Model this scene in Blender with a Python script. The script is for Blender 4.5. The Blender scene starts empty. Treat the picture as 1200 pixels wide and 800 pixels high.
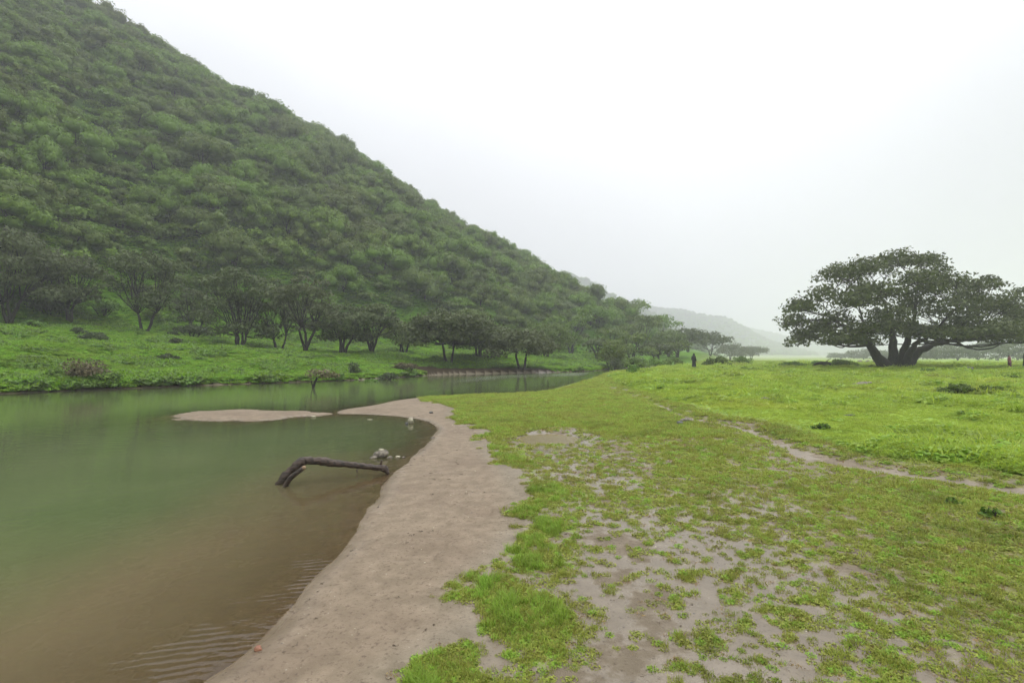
import bpy, math, random
import numpy as np
from mathutils import Vector
R = math.radians
scene = bpy.context.scene
COL = scene.collection
rng = np.random.default_rng(7)
random.seed(7)

# ---------------------------------------------------------------- camera
CAM_H, F, HZ = 1.6, 600.0, 418.0
PITCH = math.atan((HZ - 400) / F)
cam = bpy.data.cameras.new('camera'); cam.lens = 18; cam.sensor_width = 36
cam.clip_start = 0.05; cam.clip_end = 9000
camo = bpy.data.objects.new('camera', cam); COL.objects.link(camo)
camo.location = (0, 0, CAM_H); camo.rotation_euler = (math.pi / 2 + PITCH, 0, 0)
scene.camera = camo

# ---------------------------------------------------------------- sky and sun
SUN_EL, SUN_AZ = 48, 18      # azimuth measured from +Y towards +X
w = bpy.data.worlds.new('World'); scene.world = w; w.use_nodes = True
nt = w.node_tree; nt.nodes.clear()
def N(nt, t, **k):
    n = nt.nodes.new(t)
    for a, v in k.items():
        if a.startswith('i_'): n.inputs[a[2:]].default_value = v
        else: setattr(n, a, v)
    return n
out = N(nt, 'ShaderNodeOutputWorld'); bg = N(nt, 'ShaderNodeBackground'); bg.inputs[1].default_value = 0.1
sky = N(nt, 'ShaderNodeTexSky', sky_type='NISHITA', sun_disc=False, sun_elevation=R(SUN_EL), sun_rotation=R(SUN_AZ), air_density=1.0, dust_density=4.0)
tc = N(nt, 'ShaderNodeTexCoord'); sep = N(nt, 'ShaderNodeSeparateXYZ'); nt.links.new(tc.outputs['Generated'], sep.inputs[0])
def M(nt, op, a=None, b=None, c=None, clamp=False):
    n = nt.nodes.new('ShaderNodeMath'); n.operation = op; n.use_clamp = clamp
    for i, v in enumerate((a, b, c)):
        if v is None: continue
        if isinstance(v, (int, float)): n.inputs[i].default_value = v
        else: nt.links.new(v, n.inputs[i])
    return n.outputs[0]
# overcast luminance: brighter towards the zenith and round the veiled sun
zpos = M(nt, 'MAXIMUM', sep.outputs[2], 0.0)
lum = M(nt, 'MULTIPLY_ADD', M(nt, 'POWER', zpos, 3.0), 31.0, 6.4)
dv = N(nt, 'ShaderNodeVectorMath', operation='DOT_PRODUCT'); nt.links.new(tc.outputs['Generated'], dv.inputs[0])
GE, GA = 26, 19
dv.inputs[1].default_value = (math.sin(R(GA)) * math.cos(R(GE)), math.cos(R(GA)) * math.cos(R(GE)), math.sin(R(GE)))
glow = M(nt, 'POWER', M(nt, 'MAXIMUM', dv.outputs['Value'], 0.0), 9.0)
lum = M(nt, 'MULTIPLY_ADD', glow, 2.6, lum)
cn = N(nt, 'ShaderNodeTexNoise'); cn.inputs['Scale'].default_value = 2.2; cn.inputs['Detail'].default_value = 5
nt.links.new(tc.outputs['Generated'], cn.inputs['Vector'])
lum = M(nt, 'MULTIPLY', lum, M(nt, 'MULTIPLY_ADD', cn.outputs['Fac'], 0.22, 0.88))
down = M(nt, 'MULTIPLY_ADD', M(nt, 'MINIMUM', sep.outputs[2], 0.0), 3.0, 1.0, clamp=True)
lum = M(nt, 'MULTIPLY', lum, M(nt, 'MAXIMUM', down, 0.25))
cc = N(nt, 'ShaderNodeVectorMath', operation='SCALE'); cc.inputs[0].default_value = (0.955, 0.975, 1.02); nt.links.new(lum, cc.inputs['Scale'])
mx = N(nt, 'ShaderNodeMix', data_type='RGBA'); mx.inputs[0].default_value = 0.93
nt.links.new(sky.outputs[0], mx.inputs[6]); nt.links.new(cc.outputs[0], mx.inputs[7])
nt.links.new(mx.outputs[2], bg.inputs[0]); nt.links.new(bg.outputs[0], out.inputs[0])
sl = bpy.data.lights.new('sun', 'SUN'); sl.energy = 0.7; sl.angle = R(30); sl.color = (1, 0.97, 0.93)
so = bpy.data.objects.new('sun', sl); COL.objects.link(so)
sd_ = Vector((math.sin(R(SUN_AZ)) * math.cos(R(SUN_EL)), math.cos(R(SUN_AZ)) * math.cos(R(SUN_EL)), math.sin(R(SUN_EL))))
so.rotation_euler = sd_.to_track_quat('Z', 'Y').to_euler(); so.location = (20, 20, 60)
vs = scene.view_settings; vs.view_transform = 'Standard'; vs.look = 'None'; vs.exposure = 0.15; vs.gamma = 1; vs.use_curve_mapping = False
scene.cycles.use_denoising = True
scene.cycles.max_bounces = 6; scene.cycles.diffuse_bounces = 3; scene.cycles.glossy_bounces = 2
scene.cycles.transmission_bounces = 2; scene.cycles.transparent_max_bounces = 8; scene.cycles.volume_bounces = 1
scene.cycles.caustics_reflective = False; scene.cycles.caustics_refractive = False

HAZE_DENSITY = 0.00105

# ---------------------------------------------------------------- helpers
def at(px, py, z=0.15):
    ca, sa = math.cos(PITCH), math.sin(PITCH)
    dx, dz = (px - 600) / F, (400 - py) / F
    d = (dx, ca - dz * sa, sa + dz * ca)
    k = (z - CAM_H) / d[2]
    return (d[0] * k, d[1] * k)
def proj(x, y, z):
    ca, sa = math.cos(PITCH), math.sin(PITCH)
    dz = z - CAM_H
    f = y * ca + dz * sa; u = -y * sa + dz * ca
    return 600 + F * x / f, 400 - F * u / f, f
def hsh(ix, iy, s):
    h = (ix.astype(np.int64) * 374761393 + iy.astype(np.int64) * 668265263 + s * 974711) & 0x7fffffff
    h = ((h ^ (h >> 13)) * 1274126177) & 0x7fffffff
    h = (h ^ (h >> 16)) & 0xffff
    return h / 65535.0
def vn(x, y, s=0):
    x = np.asarray(x, float); y = np.asarray(y, float)
    fx, fy = np.floor(x), np.floor(y); u, v = x - fx, y - fy
    u = u * u * (3 - 2 * u); v = v * v * (3 - 2 * v)
    a, b = hsh(fx, fy, s), hsh(fx + 1, fy, s); c, d = hsh(fx, fy + 1, s), hsh(fx + 1, fy + 1, s)
    return (a + (b - a) * u) * (1 - v) + (c + (d - c) * u) * v
def fbm(x, y, s=0, o=4):
    t = 0; a = 0.5; n = 0
    for i in range(o):
        t = t + a * vn(x * 2 ** i + i * 17.3, y * 2 ** i - i * 9.1, s + i); n += a; a *= .5
    return t / n
def ss(a, b, x):
    t = np.clip((np.asarray(x, float) - a) / (b - a), 0, 1); return t * t * (3 - 2 * t)
def seg_dist(x, y, P, closed=False):
    d = np.full(np.shape(x), 1e18)
    n = len(P) if closed else len(P) - 1
    for i in range(n):
        ax, ay = P[i]; bx, by = P[(i + 1) % len(P)]
        ex, ey = bx - ax, by - ay; L = ex * ex + ey * ey + 1e-12
        k = np.clip(((x - ax) * ex + (y - ay) * ey) / L, 0, 1)
        d = np.minimum(d, (x - ax - k * ex) ** 2 + (y - ay - k * ey) ** 2)
    return np.sqrt(d)
def inside(x, y, P):
    r = np.zeros(np.shape(x), bool); n = len(P)
    for i in range(n):
        ax, ay = P[i]; bx, by = P[(i + 1) % n]
        if ay == by: continue
        c = ((ay > y) != (by > y)) & (x < (bx - ax) * (y - ay) / (by - ay) + ax)
        r ^= c
    return r
def sdf(x, y, P):       # positive inside
    d = seg_dist(x, y, P, True); return np.where(inside(x, y, P), d, -d)
def smooth_poly(P, it=2, closed=False):
    P = [tuple(p) for p in P]
    for _ in range(it):
        Q = [] if closed else [P[0]]
        n = len(P) if closed else len(P) - 1
        for i in range(n):
            a, b = P[i], P[(i + 1) % len(P)]
            Q += [(a[0] * .75 + b[0] * .25, a[1] * .75 + b[1] * .25), (a[0] * .25 + b[0] * .75, a[1] * .25 + b[1] * .75)]
        if not closed: Q.append(P[-1])
        P = Q
    return P

# ---------------------------------------------------------------- plan of the valley (metres)
near_px = [(250,800),(300,752),(342,708),(383,668),(424,612),(446,580),(456,556),(480,540),(503,518),(514,503),(503,494),(470,487.5),(420,485),(392,485),
           (398,480),(440,474.5),(468,468),(500,465),(560,462),(610,460.5),(640,458),(665,451),(690,444),(706,438),(716,434.5)]
far_px = [(0,461.5),(60,458.5),(140,455.5),(260,450.5),(340,448),(430,444.5),(480,441),(520,438.5),(600,437),(660,436),(700,434.3)]
NEAR = [(-14, -26), (-5, -8), (-2.6, -1)] + [at(a, b, 0.0) for a, b in near_px] + [(15, 64), (24, 78), (36, 96)]
FAR = [(-95, -45), (-60, -22), (-38, 4)] + [at(a, b, 0.0) for a, b in far_px] + [(12, 67), (21, 81), (34, 99)]
NEAR = smooth_poly(NEAR, 2); FAR = smooth_poly(FAR, 1)
W = NEAR + FAR[::-1]
ISL = smooth_poly([at(a, b, 0.0) for a, b in [(197,487),(205,491),(240,493.5),(290,494),(335,490.5),(352,487),(395,486.5),(398,483),(345,482.5),(300,478.5),(250,480.5),(212,483.5)]], 2, True)
def PX(l, z=0.13): return [at(a, b, z) for a, b in l]
edge_px = [(395,900),(440,800),(448,768),(512,728),(560,712),(545,700),(522,690),(538,668),(590,630),(600,600),(601,575),(590,548),(570,528),(556,512),(562,500),(535,491),(524,483),(528,474),(500,468),(490,464)]
BEACH = PX(edge_px) + [(-9, 34), (-40, 14), (-30, -30), (-2.2, -30)]
MUD = PX([(530,830),(585,760),(618,700),(640,650),(655,610),(690,588),(740,600),(800,592),(860,585),(930,600),(985,645),(1050,700),(1130,745),(1190,790),(1300,900),(560,1000)])
MUD3 = PX([(590,830),(622,740),(655,660),(672,612),(715,598),(748,640),(770,700),(840,760),(900,830)])
MUD2 = PX([(596,512),(600,500),(650,497),(700,503),(745,520),(770,545),(760,575),(700,580),(655,560),(622,535)])
PATH = smooth_poly(PX([(1500,625),(1300,594),(1185,575),(1080,558),(1000,546),(950,535),(905,515),(868,500),(812,491),(765,473),(728,458),(708,447),(703,438)]), 2)
MEADOW = PX([(1500,625),(1300,594),(1185,575),(1080,558),(1000,546),(950,535),(905,515),(868,500),(812,491),(765,473),(728,458),(708,447),(703,438)]) + [(40,110),(400,400),(400,5)]
PUD = [at(645 + 37 * math.cos(a), 509.5 + 6.5 * math.sin(a), 0.13) for a in np.linspace(0, 2 * math.pi, 24, endpoint=False)]
VA = R(23.4); vx, vy = math.sin(VA), math.cos(VA)
def LT(x, y): return -x * vy + y * vx, x * vx + y * vy
ISLC = (sum(p[0] for p in ISL) / len(ISL), sum(p[1] for p in ISL) / len(ISL))

def hill_h(x, y):
    L, t = LT(x, y)
    Lf = np.interp(t, [-80, 20, 45, 80, 130, 300, 700], [68, 65, 60, 39, 21, 14, 10])
    Hr = np.interp(t, [-400, 0, 60, 100, 140, 180, 230, 320, 420, 560, 700], [116, 118, 116, 106, 90, 79, 70, 58, 48, 30, 0])
    Lr = 200.0
    q = L - Lf + 9 * (fbm(t / 45, L / 160, 31, 3) - .5) * ss(40, 120, t)
    base = 7 * np.log1p(np.exp(np.clip(q / 7, -20, 40)))          # foot
    up = base / (Lr - Lf) * Hr * 1.04
    up = up + Hr * .07 * np.sin(np.clip(q / (Lr - Lf), 0, 1) * math.pi)
    # gullies running down the slope and rock steps across it
    gul = (fbm(t / 38 + L / 190, L / 120, 41, 4) - .5) * 2
    up = up + gul * 5.5 * ss(4, 60, q) * np.clip(Hr / 120, 0, 1) + (fbm(t / 14, L / 11, 43, 3) - .5) * 2.4 * ss(4, 40, q)
    k = 9.0
    cap = Hr + (fbm(t / 34, 3.3, 51, 4) - .5) * 8 * np.clip(Hr / 100, 0, 1) + 0 * L - np.clip(L - Lr, 0, None) * .12
    h = -k * np.log(np.exp(-np.clip(up, -60, 400) / k) + np.exp(-np.clip(cap, -60, 400) / k))
    h = np.clip(h, 0, None) * ss(-6, 10, q)
    return h
def far_h(x, y):
    yy = np.maximum(y, 1.0); px = 600 + F * x / yy
    tot = np.zeros(np.shape(x))
    for Y0, wd, tab, sd in ((860, 210, [(300,318),(600,322),(655,325),(672,330),(695,339),(730,355),(765,371),(810,398),(850,416),(880,425)], 61),
                        (1260, 260, [(300,352),(600,352),(700,352),(760,360),(800,367),(850,375),(870,384),(900,399),(940,411),(980,421),(1010,428)], 67),
                        (1750, 300, [(600,378),(800,378),(880,386),(920,394),(960,403),(1010,407),(1100,408),(1200,401),(1500,392),(2200,390)], 71)):
        T = np.array(tab, float)
        e = np.interp(px + 14 * (fbm(x / 130, y / 130, sd, 3) - .5), T[:, 0], HZ - T[:, 1])
        h = np.maximum(e, 0) / F * Y0
        wv = np.exp(-((yy - Y0) / wd) ** 2)
        h = h * wv * (1 + .16 * (fbm(x / 60, y / 60, sd + 1, 4) - .5))
        tot = np.maximum(tot, np.where(y > 100, h, 0))
    return tot

def ground(x, y, full=False):
    x = np.asarray(x, float); y = np.asarray(y, float)
    wob = (fbm(x * 1.3, y * 1.3, 3, 3) - .5) * .22
    dn, df = seg_dist(x, y, NEAR), seg_dist(x, y, FAR)
    inw = inside(x, y, W)
    sdl = np.where(inw, -np.minimum(dn, df), np.minimum(dn, df))
    sdi = sdf(x, y, ISL) + .9 * (fbm(x * 1.3, y * 1.6, 83, 5) - .5) - .08
    sd = np.maximum(sdl, sdi) + wob * ss(30, 5, np.hypot(x, y))
    isl = sdi > sdl
    L, t = LT(x, y)
    farw = np.where(inw, 0, ss(-2, 2.5, dn - df)) * ss(-3, 3, L - 6)
    # near plain
    zn = 0.07 * (1 - np.exp(-np.clip(sd, 0, None) / .7)) + 0.09 * ss(1, 7, sd) + .12 * ss(8, 60, sd)
    mead = ss(0, 1.5, sdf(x, y, MEADOW))
    zn = zn + mead * (.06 + .10 * (fbm(x / 1.6, y / 1.6, 5, 4) - .5) * ss(0, 3, dn) + .35 * (fbm(x / 11, y / 11, 8, 3) - .45) * ss(5, 30, y))
    zn = zn + .012 * (fbm(x * 3, y * 3, 9, 3) - .5) + 0.035 * (fbm(x * .8, y * .8, 19, 3) - .5) * ss(.5, 2, sd)
    bdg = ss(0, .3, sdf(x, y, BEACH)); zn = zn + bdg * ss(.1, .6, sd) * (.030 * (fbm(x * 4.5, y * 6, 81, 3) - .5) - .018 * ss(.62, .72, fbm(x * 3.1, y * 3.1, 82, 2)))
    dp = seg_dist(x, y, PATH)
    zn = zn - .05 * ss(.45, .1, dp) * ss(3, 6, y)
    zn = np.where(sd > 0, zn, 0)
    zn = np.where(isl & (sd > 0), .085 * (1 - np.exp(-sd / .5)), zn)
    # bed
    zb = np.where(sd < 0, -(0.5 * (1 - np.exp(sd * .12 / .5)) + .7 * ss(2, 9, -sd)), 0)
    # far bank and terrace
    db = df
    k = np.interp(t, [0, 15, 50, 90], [1.0, 1.0, .62, .62])
    lump = (fbm(x / 2.5, y / 2.5, 12, 4) - .5)
    zf = .38 * ss(-.1, .45, db) + 2.35 * k * ss(0, 15, db + 3 * lump) - .35 * ss(15, 18, db) * ss(24, 19, db) + 1.9 * ss(15, 32, db) * np.interp(t, [0, 30, 60, 90], [1, 1, .6, .5]) + .16 * lump * ss(0, 1, db)
    h = hill_h(x, y)
    fh = far_h(x, y)
    z = zn * (1 - farw) + zf * farw + zb
    wl = np.where(inw, 0, np.clip(ss(60, 90, t) + farw, 0, 1))
    z = z + h * wl + fh
    pd = sdf(x, y, PUD)
    z = z - .05 * ss(-.15, .12, pd)
    if not full: return z
    beach = inside(x, y, BEACH) & (~inw) & (L < 40) & (farw < .5)
    bd = sdf(x, y, BEACH)
    fs_ = (df < dn) & (~isl)
    bd = np.where(fs_, -9.0, bd)
    return dict(z=z, fs=fs_, sd=sd, inw=inw, farw=farw, hill=h * wl, fh=fh, beach=bd, mead=mead, dp=dp, isl=isl, pd=pd, t=t, L=L, db=db)
def coverage(x, y, g):
    """share of ground under plants, 0..1"""
    n1 = fbm(x * .55, y * .55, 21, 4); n2 = fbm(x * 2.3, y * 2.3, 22, 3)
    n0 = fbm(x * .16, y * .16, 20, 3)
    c = .66 + .9 * (n1 - .5) + .5 * (n0 - .5) + .25 * ss(9, 20, y)
    c = c + .55 * (n2 - .5) * ss(14, 8, y)
    m1 = ss(-.7, .5, sdf(x, y, MUD) + .15 + 1.1 * (n1 - .5)); m2 = ss(-.6, .5, sdf(x, y, MUD2) + 1.4 * (n1 - .5))
    n5 = fbm(x * 9, y * 9, 28, 2)
    cm = .10 + .62 * ss(.53, .68, n2 * .40 + n5 * .60) + .28 * ss(4.2, 6.5, y) * ss(.4, .6, n2) + .12 * ss(.8, 2.4, x)
    c = (c * (1 - m1) + m1 * cm) * (1 - .62 * m2)
    c = c * (1 - .55 * ss(-.15, .25, sdf(x, y, MUD3) + .6 * (n2 - .5)))
    c = np.maximum(c, g['mead'] * 1.0)
    c = np.where(np.abs(g['beach']) < .0, c, c)
    edge = ss(.9, .15, -g['beach']) * (g['beach'] < 0)
    c = np.maximum(c, edge * ss(.33, .48, n2) * .95)
    c = c * ss(.0, .30, -g['beach'] + .75 * (n2 - .5) + .35 * (fbm(x * 7, y * 7, 29, 2) - .5))
    c = c * (1 - ss(.17 + .11 * ss(11, 7, y), .02 + .08 * ss(11, 7, y), g['dp'] + .20 * (n2 - .5)) * (.25 + .75 * ss(19, 11, y + 6 * (n1 - .5))))
    c = c * (1 - .45 * ss(.9, .3, g['dp'] + .5 * (n1 - .5)) * ss(20, 9, np.abs(y - 16)) * (g['mead'] < .9))
    c = c * ss(-.45, -.1, -np.abs(g['pd']) * 0 - g['pd'] - .35 + .1)
    c = c * ss(-.02, .05, g['sd'])
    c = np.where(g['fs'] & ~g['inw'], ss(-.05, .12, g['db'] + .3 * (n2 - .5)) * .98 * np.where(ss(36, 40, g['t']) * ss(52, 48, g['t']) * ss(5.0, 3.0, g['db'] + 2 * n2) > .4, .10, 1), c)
    c = np.where((g['hill'] + g['fh']) > 1, 1, c)
    c = np.where(g['isl'] & (g['farw'] < .5), 0, c)
    return np.clip(c, 0, 1)

# ---------------------------------------------------------------- materials
def mat(name):
    m = bpy.data.materials.new(name); m.use_nodes = True; nt = m.node_tree
    b = nt.nodes['Principled BSDF']; return m, nt, b
def noise(nt, vec, scale, detail=4, rough=.55, dist=0):
    n = nt.nodes.new('ShaderNodeTexNoise'); n.inputs['Scale'].default_value = scale; n.inputs['Detail'].default_value = detail
    n.inputs['Roughness'].default_value = rough; n.inputs['Distortion'].default_value = dist
    if vec is not None: nt.links.new(vec, n.inputs['Vector'])
    return n.outputs['Fac']
def mixc(nt, f, a, b):
    n = nt.nodes.new('ShaderNodeMix'); n.data_type = 'RGBA'
    for i, v in ((0, f), (6, a), (7, b)):
        if isinstance(v, (int, float)): n.inputs[i].default_value = v
        elif isinstance(v, tuple): n.inputs[i].default_value = (*v, 1)
        else: nt.links.new(v, n.inputs[i])
    return n.outputs[2]
def rampf(nt, v, a, b):
    n = nt.nodes.new('ShaderNodeMapRange'); n.interpolation_type = 'SMOOTHSTEP'
    n.inputs[1].default_value = a; n.inputs[2].default_value = b; nt.links.new(v, n.inputs[0]); return n.outputs[0]
def attr(nt, name):
    n = nt.nodes.new('ShaderNodeAttribute'); n.attribute_name = name; return n.outputs['Fac']
def bump(nt, b, h, strength, dist):
    n = nt.nodes.new('ShaderNodeBump'); n.inputs['Strength'].default_value = strength; n.inputs['Distance'].default_value = dist
    nt.links.new(h, n.inputs['Height']); nt.links.new(n.outputs[0], b.inputs['Normal']); return n

def mat_ground():
    m, nt, b = mat('earth_and_turf')
    geo = nt.nodes.new('ShaderNodeNewGeometry'); P = geo.outputs['Position']
    cov, hill, sand, wet, lush, fb = (attr(nt, k) for k in ('cov', 'hill', 'sand', 'wet', 'lush', 'farbank'))
    nf = noise(nt, P, 38, 4, .65); nm = noise(nt, P, 7, 5, .6); nl = noise(nt, P, .9, 4, .55); nh = noise(nt, P, .12, 5, .6)
    nff = noise(nt, P, 160, 3, .7)
    mud = mixc(nt, rampf(nt, nm, .35, .68), (.160, .128, .084), (.222, .180, .124))
    mud = mixc(nt, rampf(nt, nf, .55, .72), mud, (.070, .050, .030))
    beachc = mixc(nt, rampf(nt, nm, .3, .7), (.172, .130, .084), (.240, .184, .124))
    beachc = mixc(nt, M(nt, 'MULTIPLY', rampf(nt, nl, .45, .65), .35), beachc, (.125, .085, .055))
    beachc = mixc(nt, M(nt, 'MULTIPLY', rampf(nt, nf, .54, .66), .65), beachc, (.085, .055, .036))
    beachc = mixc(nt, M(nt, 'MULTIPLY', rampf(nt, nff, .62, .74), .7), beachc, (.42, .36, .28))
    soil = mixc(nt, sand, mud, beachc)
    darkwet = M(nt, 'MULTIPLY', M(nt, 'MULTIPLY', wet, wet), .36)
    soil = mixc(nt, darkwet, soil, (.085, .06, .036))
    soil = mixc(nt, fb, soil, mixc(nt, nm, (.022, .016, .009), (.048, .034, .018)))  # brown far-bank soil, its colour darkened to carry the shade of the trees
    vor = nt.nodes.new('ShaderNodeTexVoronoi'); vor.inputs['Scale'].default_value = 26; nt.links.new(P, vor.inputs['Vector'])
    peb = M(nt, 'MULTIPLY', M(nt, 'LESS_THAN', vor.outputs['Distance'], .13), M(nt, 'GREATER_THAN', nm, .60))
    soil = mixc(nt, M(nt, 'MULTIPLY', peb, .75), soil, (.36, .32, .25))
    turf_short = mixc(nt, rampf(nt, nm, .3, .7), (.11, .125, .022), (.17, .17, .030))
    turf_short = mixc(nt, rampf(nt, nf, .52, .75), turf_short, (.11, .085, .028))
    turf_lush = mixc(nt, rampf(nt, nl, .35, .65), (.15, .27, .016), (.25, .36, .028))
    turf_lush = mixc(nt, rampf(nt, nf, .55, .75), turf_lush, (.06, .11, .012))
    turf = mixc(nt, lush, turf_short, turf_lush)
    fbc = mixc(nt, rampf(nt, nl, .3, .7), (.06, .14, .009), (.10, .20, .014))
    fbc = mixc(nt, rampf(nt, nm, .5, .75), fbc, (.045, .09, .01))
    turf = mixc(nt, fb, turf, fbc)
    cc = M(nt, 'ADD', cov, M(nt, 'MULTIPLY', M(nt, 'SUBTRACT', M(nt, 'MULTIPLY_ADD', nm, .5, M(nt, 'MULTIPLY', nf, .5)), .5), 2.4))
    base = mixc(nt, rampf(nt, cc, .30, .72), soil, turf)
    hc = mixc(nt, rampf(nt, nl, .35, .65), (.030, .062, .012), (.050, .088, .016))
    hc = mixc(nt, rampf(nt, nh, .55, .70), hc, (.075, .058, .042))
    base = mixc(nt, hill, base, hc)
    nt.links.new(base, b.inputs['Base Color'])
    film = M(nt, 'MULTIPLY', rampf(nt, M(nt, 'ADD', nl, M(nt, 'MULTIPLY', nm, .25)), .53, .60), M(nt, 'MULTIPLY', wet, M(nt, 'SUBTRACT', 1.0, rampf(nt, cc, .38, .62))))
    nt.links.new(M(nt, 'MULTIPLY_ADD', fb, -.33, .38), b.inputs['Specular IOR Level'])
    fr = M(nt, 'MULTIPLY_ADD', film, -.62, .82)
    nt.links.new(fr, b.inputs['Roughness'])
    hh = M(nt, 'ADD', M(nt, 'MULTIPLY', nf, .5), M(nt, 'ADD', M(nt, 'MULTIPLY', nff, .2), nm))
    bs = bump(nt, b, hh, .55, .03)
    nt.links.new(M(nt, 'MULTIPLY_ADD', film, -.52, .55), bs.inputs['Strength'])
    return m
def mat_water():
    m = bpy.data.materials.new('river_water'); m.use_nodes = True; nt = m.node_tree; nt.nodes.clear()
    o = nt.nodes.new('ShaderNodeOutputMaterial')
    geo = nt.nodes.new('ShaderNodeNewGeometry'); P = geo.outputs['Position']
    depth = attr(nt, 'depth'); rip = attr(nt, 'ripple'); sh = attr(nt, 'shore'); silt = attr(nt, 'silt')
    n1 = noise(nt, P, .8, 4, .5)
    green = mixc(nt, rampf(nt, n1, .3, .7), (.088, .116, .044), (.106, .132, .053))
    deep = mixc(nt, silt, green, (.180, .140, .075))
    murk = nt.nodes.new('ShaderNodeBsdfDiffuse'); nt.links.new(deep, murk.inputs[0])
    tr = nt.nodes.new('ShaderNodeBsdfTransparent')
    tint = mixc(nt, rampf(nt, depth, 0, .12), (.78, .72, .60), (.62, .52, .32)); nt.links.new(tint, tr.inputs[0])
    body = nt.nodes.new('ShaderNodeMixShader')
    f = M(nt, 'SUBTRACT', 1.0, M(nt, 'POWER', 2.718, M(nt, 'MULTIPLY', depth, -7.5)))
    nt.links.new(f, body.inputs[0]); nt.links.new(tr.outputs[0], body.inputs[1]); nt.links.new(murk.outputs[0], body.inputs[2])
    gl = nt.nodes.new('ShaderNodeBsdfGlossy'); gl.inputs[0].default_value = (1, 1, 1, 1)
    nt.links.new(M(nt, 'MULTIPLY_ADD', rip, .12, .05), gl.inputs['Roughness'])
    mp = nt.nodes.new('ShaderNodeMapping'); mp.inputs['Scale'].default_value = (1, 2.2, 1); nt.links.new(P, mp.inputs[0])
    nn = noise(nt, mp.outputs[0], 3.2, 3, .5)
    n3 = noise(nt, mp.outputs[0], 11, 2, .5)
    wv = nt.nodes.new('ShaderNodeTexWave'); wv.wave_type = 'BANDS'; wv.bands_direction = 'Y'
    mp2 = nt.nodes.new('ShaderNodeMapping'); mp2.inputs['Rotation'].default_value = (0, 0, R(-14)); nt.links.new(P, mp2.inputs[0]); nt.links.new(mp2.outputs[0], wv.inputs[0])
    wv.inputs['Scale'].default_value = 5.0; wv.inputs['Distortion'].default_value = 3.0; wv.inputs['Detail'].default_value = 2; wv.inputs['Detail Scale'].default_value = 1.2
    h = M(nt, 'ADD', M(nt, 'MULTIPLY', nn, M(nt, 'MULTIPLY_ADD', rip, 3.0, .55)), M(nt, 'MULTIPLY', n3, M(nt, 'MULTIPLY_ADD', rip, 1.2, .07)))
    h = M(nt, 'ADD', h, M(nt, 'MULTIPLY', wv.outputs['Fac'], M(nt, 'MULTIPLY', sh, M(nt, 'MULTIPLY', rampf(nt, noise(nt, P, 1.8, 3), .42, .6), .32))))
    bp = nt.nodes.new('ShaderNodeBump'); bp.inputs['Strength'].default_value = .35; bp.inputs['Distance'].default_value = .018; nt.links.new(h, bp.inputs['Height'])
    nt.links.new(bp.outputs[0], gl.inputs['Normal'])
    fr = nt.nodes.new('ShaderNodeFresnel'); fr.inputs[0].default_value = 1.33; nt.links.new(bp.outputs[0], fr.inputs['Normal'])
    mxs = nt.nodes.new('ShaderNodeMixShader'); nt.links.new(fr.outputs[0], mxs.inputs[0]); nt.links.new(body.outputs[0], mxs.inputs[1]); nt.links.new(gl.outputs[0], mxs.inputs[2])
    nt.links.new(mxs.outputs[0], o.inputs[0])
    return m
def mat_leaf(name, a, b_, c=None, var=.35, transl=.25, rough=.6, patch=0, dry=(.30, .24, .07), ps=(.22, 1.3)):
    """a..b_: leaf colours; every tree and clump gets its own tint"""
    m, nt, b = mat(name)
    oi = nt.nodes.new('ShaderNodeObjectInfo'); tcn = nt.nodes.new('ShaderNodeTexCoord')
    geo = nt.nodes.new('ShaderNodeNewGeometry')
    n1 = noise(nt, tcn.outputs['Object'], 1.1, 3, .6)
    base = mixc(nt, rampf(nt, n1, .35, .65), a, b_)
    if c: base = mixc(nt, rampf(nt, oi.outputs['Random'], .45, 1.0), base, c)
    if patch:
        P = geo.outputs['Position']
        q1 = noise(nt, P, ps[0], 4, .6); q2 = noise(nt, P, ps[1], 3, .6)
        base = mixc(nt, M(nt, 'MULTIPLY', rampf(nt, q1, .50, .68), patch), base, dry)
        base = mixc(nt, M(nt, 'MULTIPLY', rampf(nt, q2, .50, .70), patch), base, tuple(k * .55 for k in a))
    hsv = nt.nodes.new('ShaderNodeHueSaturation')
    nt.links.new(base, hsv.inputs['Color'])
    nt.links.new(M(nt, 'MULTIPLY_ADD', geo.outputs['Random Per Island'], var, M(nt, 'MULTIPLY_ADD', oi.outputs['Random'], var, 1 - var)), hsv.inputs['Value'])
    nt.links.new(M(nt, 'MULTIPLY_ADD', oi.outputs['Random'], .022, .486), hsv.inputs['Hue'])
    nt.links.new(hsv.outputs[0], b.inputs['Base Color']); b.inputs['Roughness'].default_value = rough
    b.inputs['Specular IOR Level'].default_value = .3
    if transl:
        t = nt.nodes.new('ShaderNodeBsdfTranslucent'); nt.links.new(hsv.outputs[0], t.inputs[0])
        mm = nt.nodes.new('ShaderNodeMixShader'); mm.inputs[0].default_value = transl
        nt.links.new(b.outputs[0], mm.inputs[1]); nt.links.new(t.outputs[0], mm.inputs[2])
        nt.links.new(mm.outputs[0], nt.nodes['Material Output'].inputs[0])
    return m
def mat_rough(name, a, b_, scale=6, rough=.85, bs=.6, bd=.03, stretch=None):
    m, nt, b = mat(name)
    tcn = nt.nodes.new('ShaderNodeTexCoord'); v = tcn.outputs['Object']
    if stretch:
        mp = nt.nodes.new('ShaderNodeMapping'); mp.inputs['Scale'].default_value = stretch; nt.links.new(v, mp.inputs[0]); v = mp.outputs[0]
    n1 = noise(nt, v, scale, 6, .65)
    nt.links.new(mixc(nt, rampf(nt, n1, .32, .68), a, b_), b.inputs['Base Color'])
    b.inputs['Roughness'].default_value = rough
    bump(nt, b, n1, bs, bd)
    return m
MG = mat_ground(); MW = mat_water()
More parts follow.
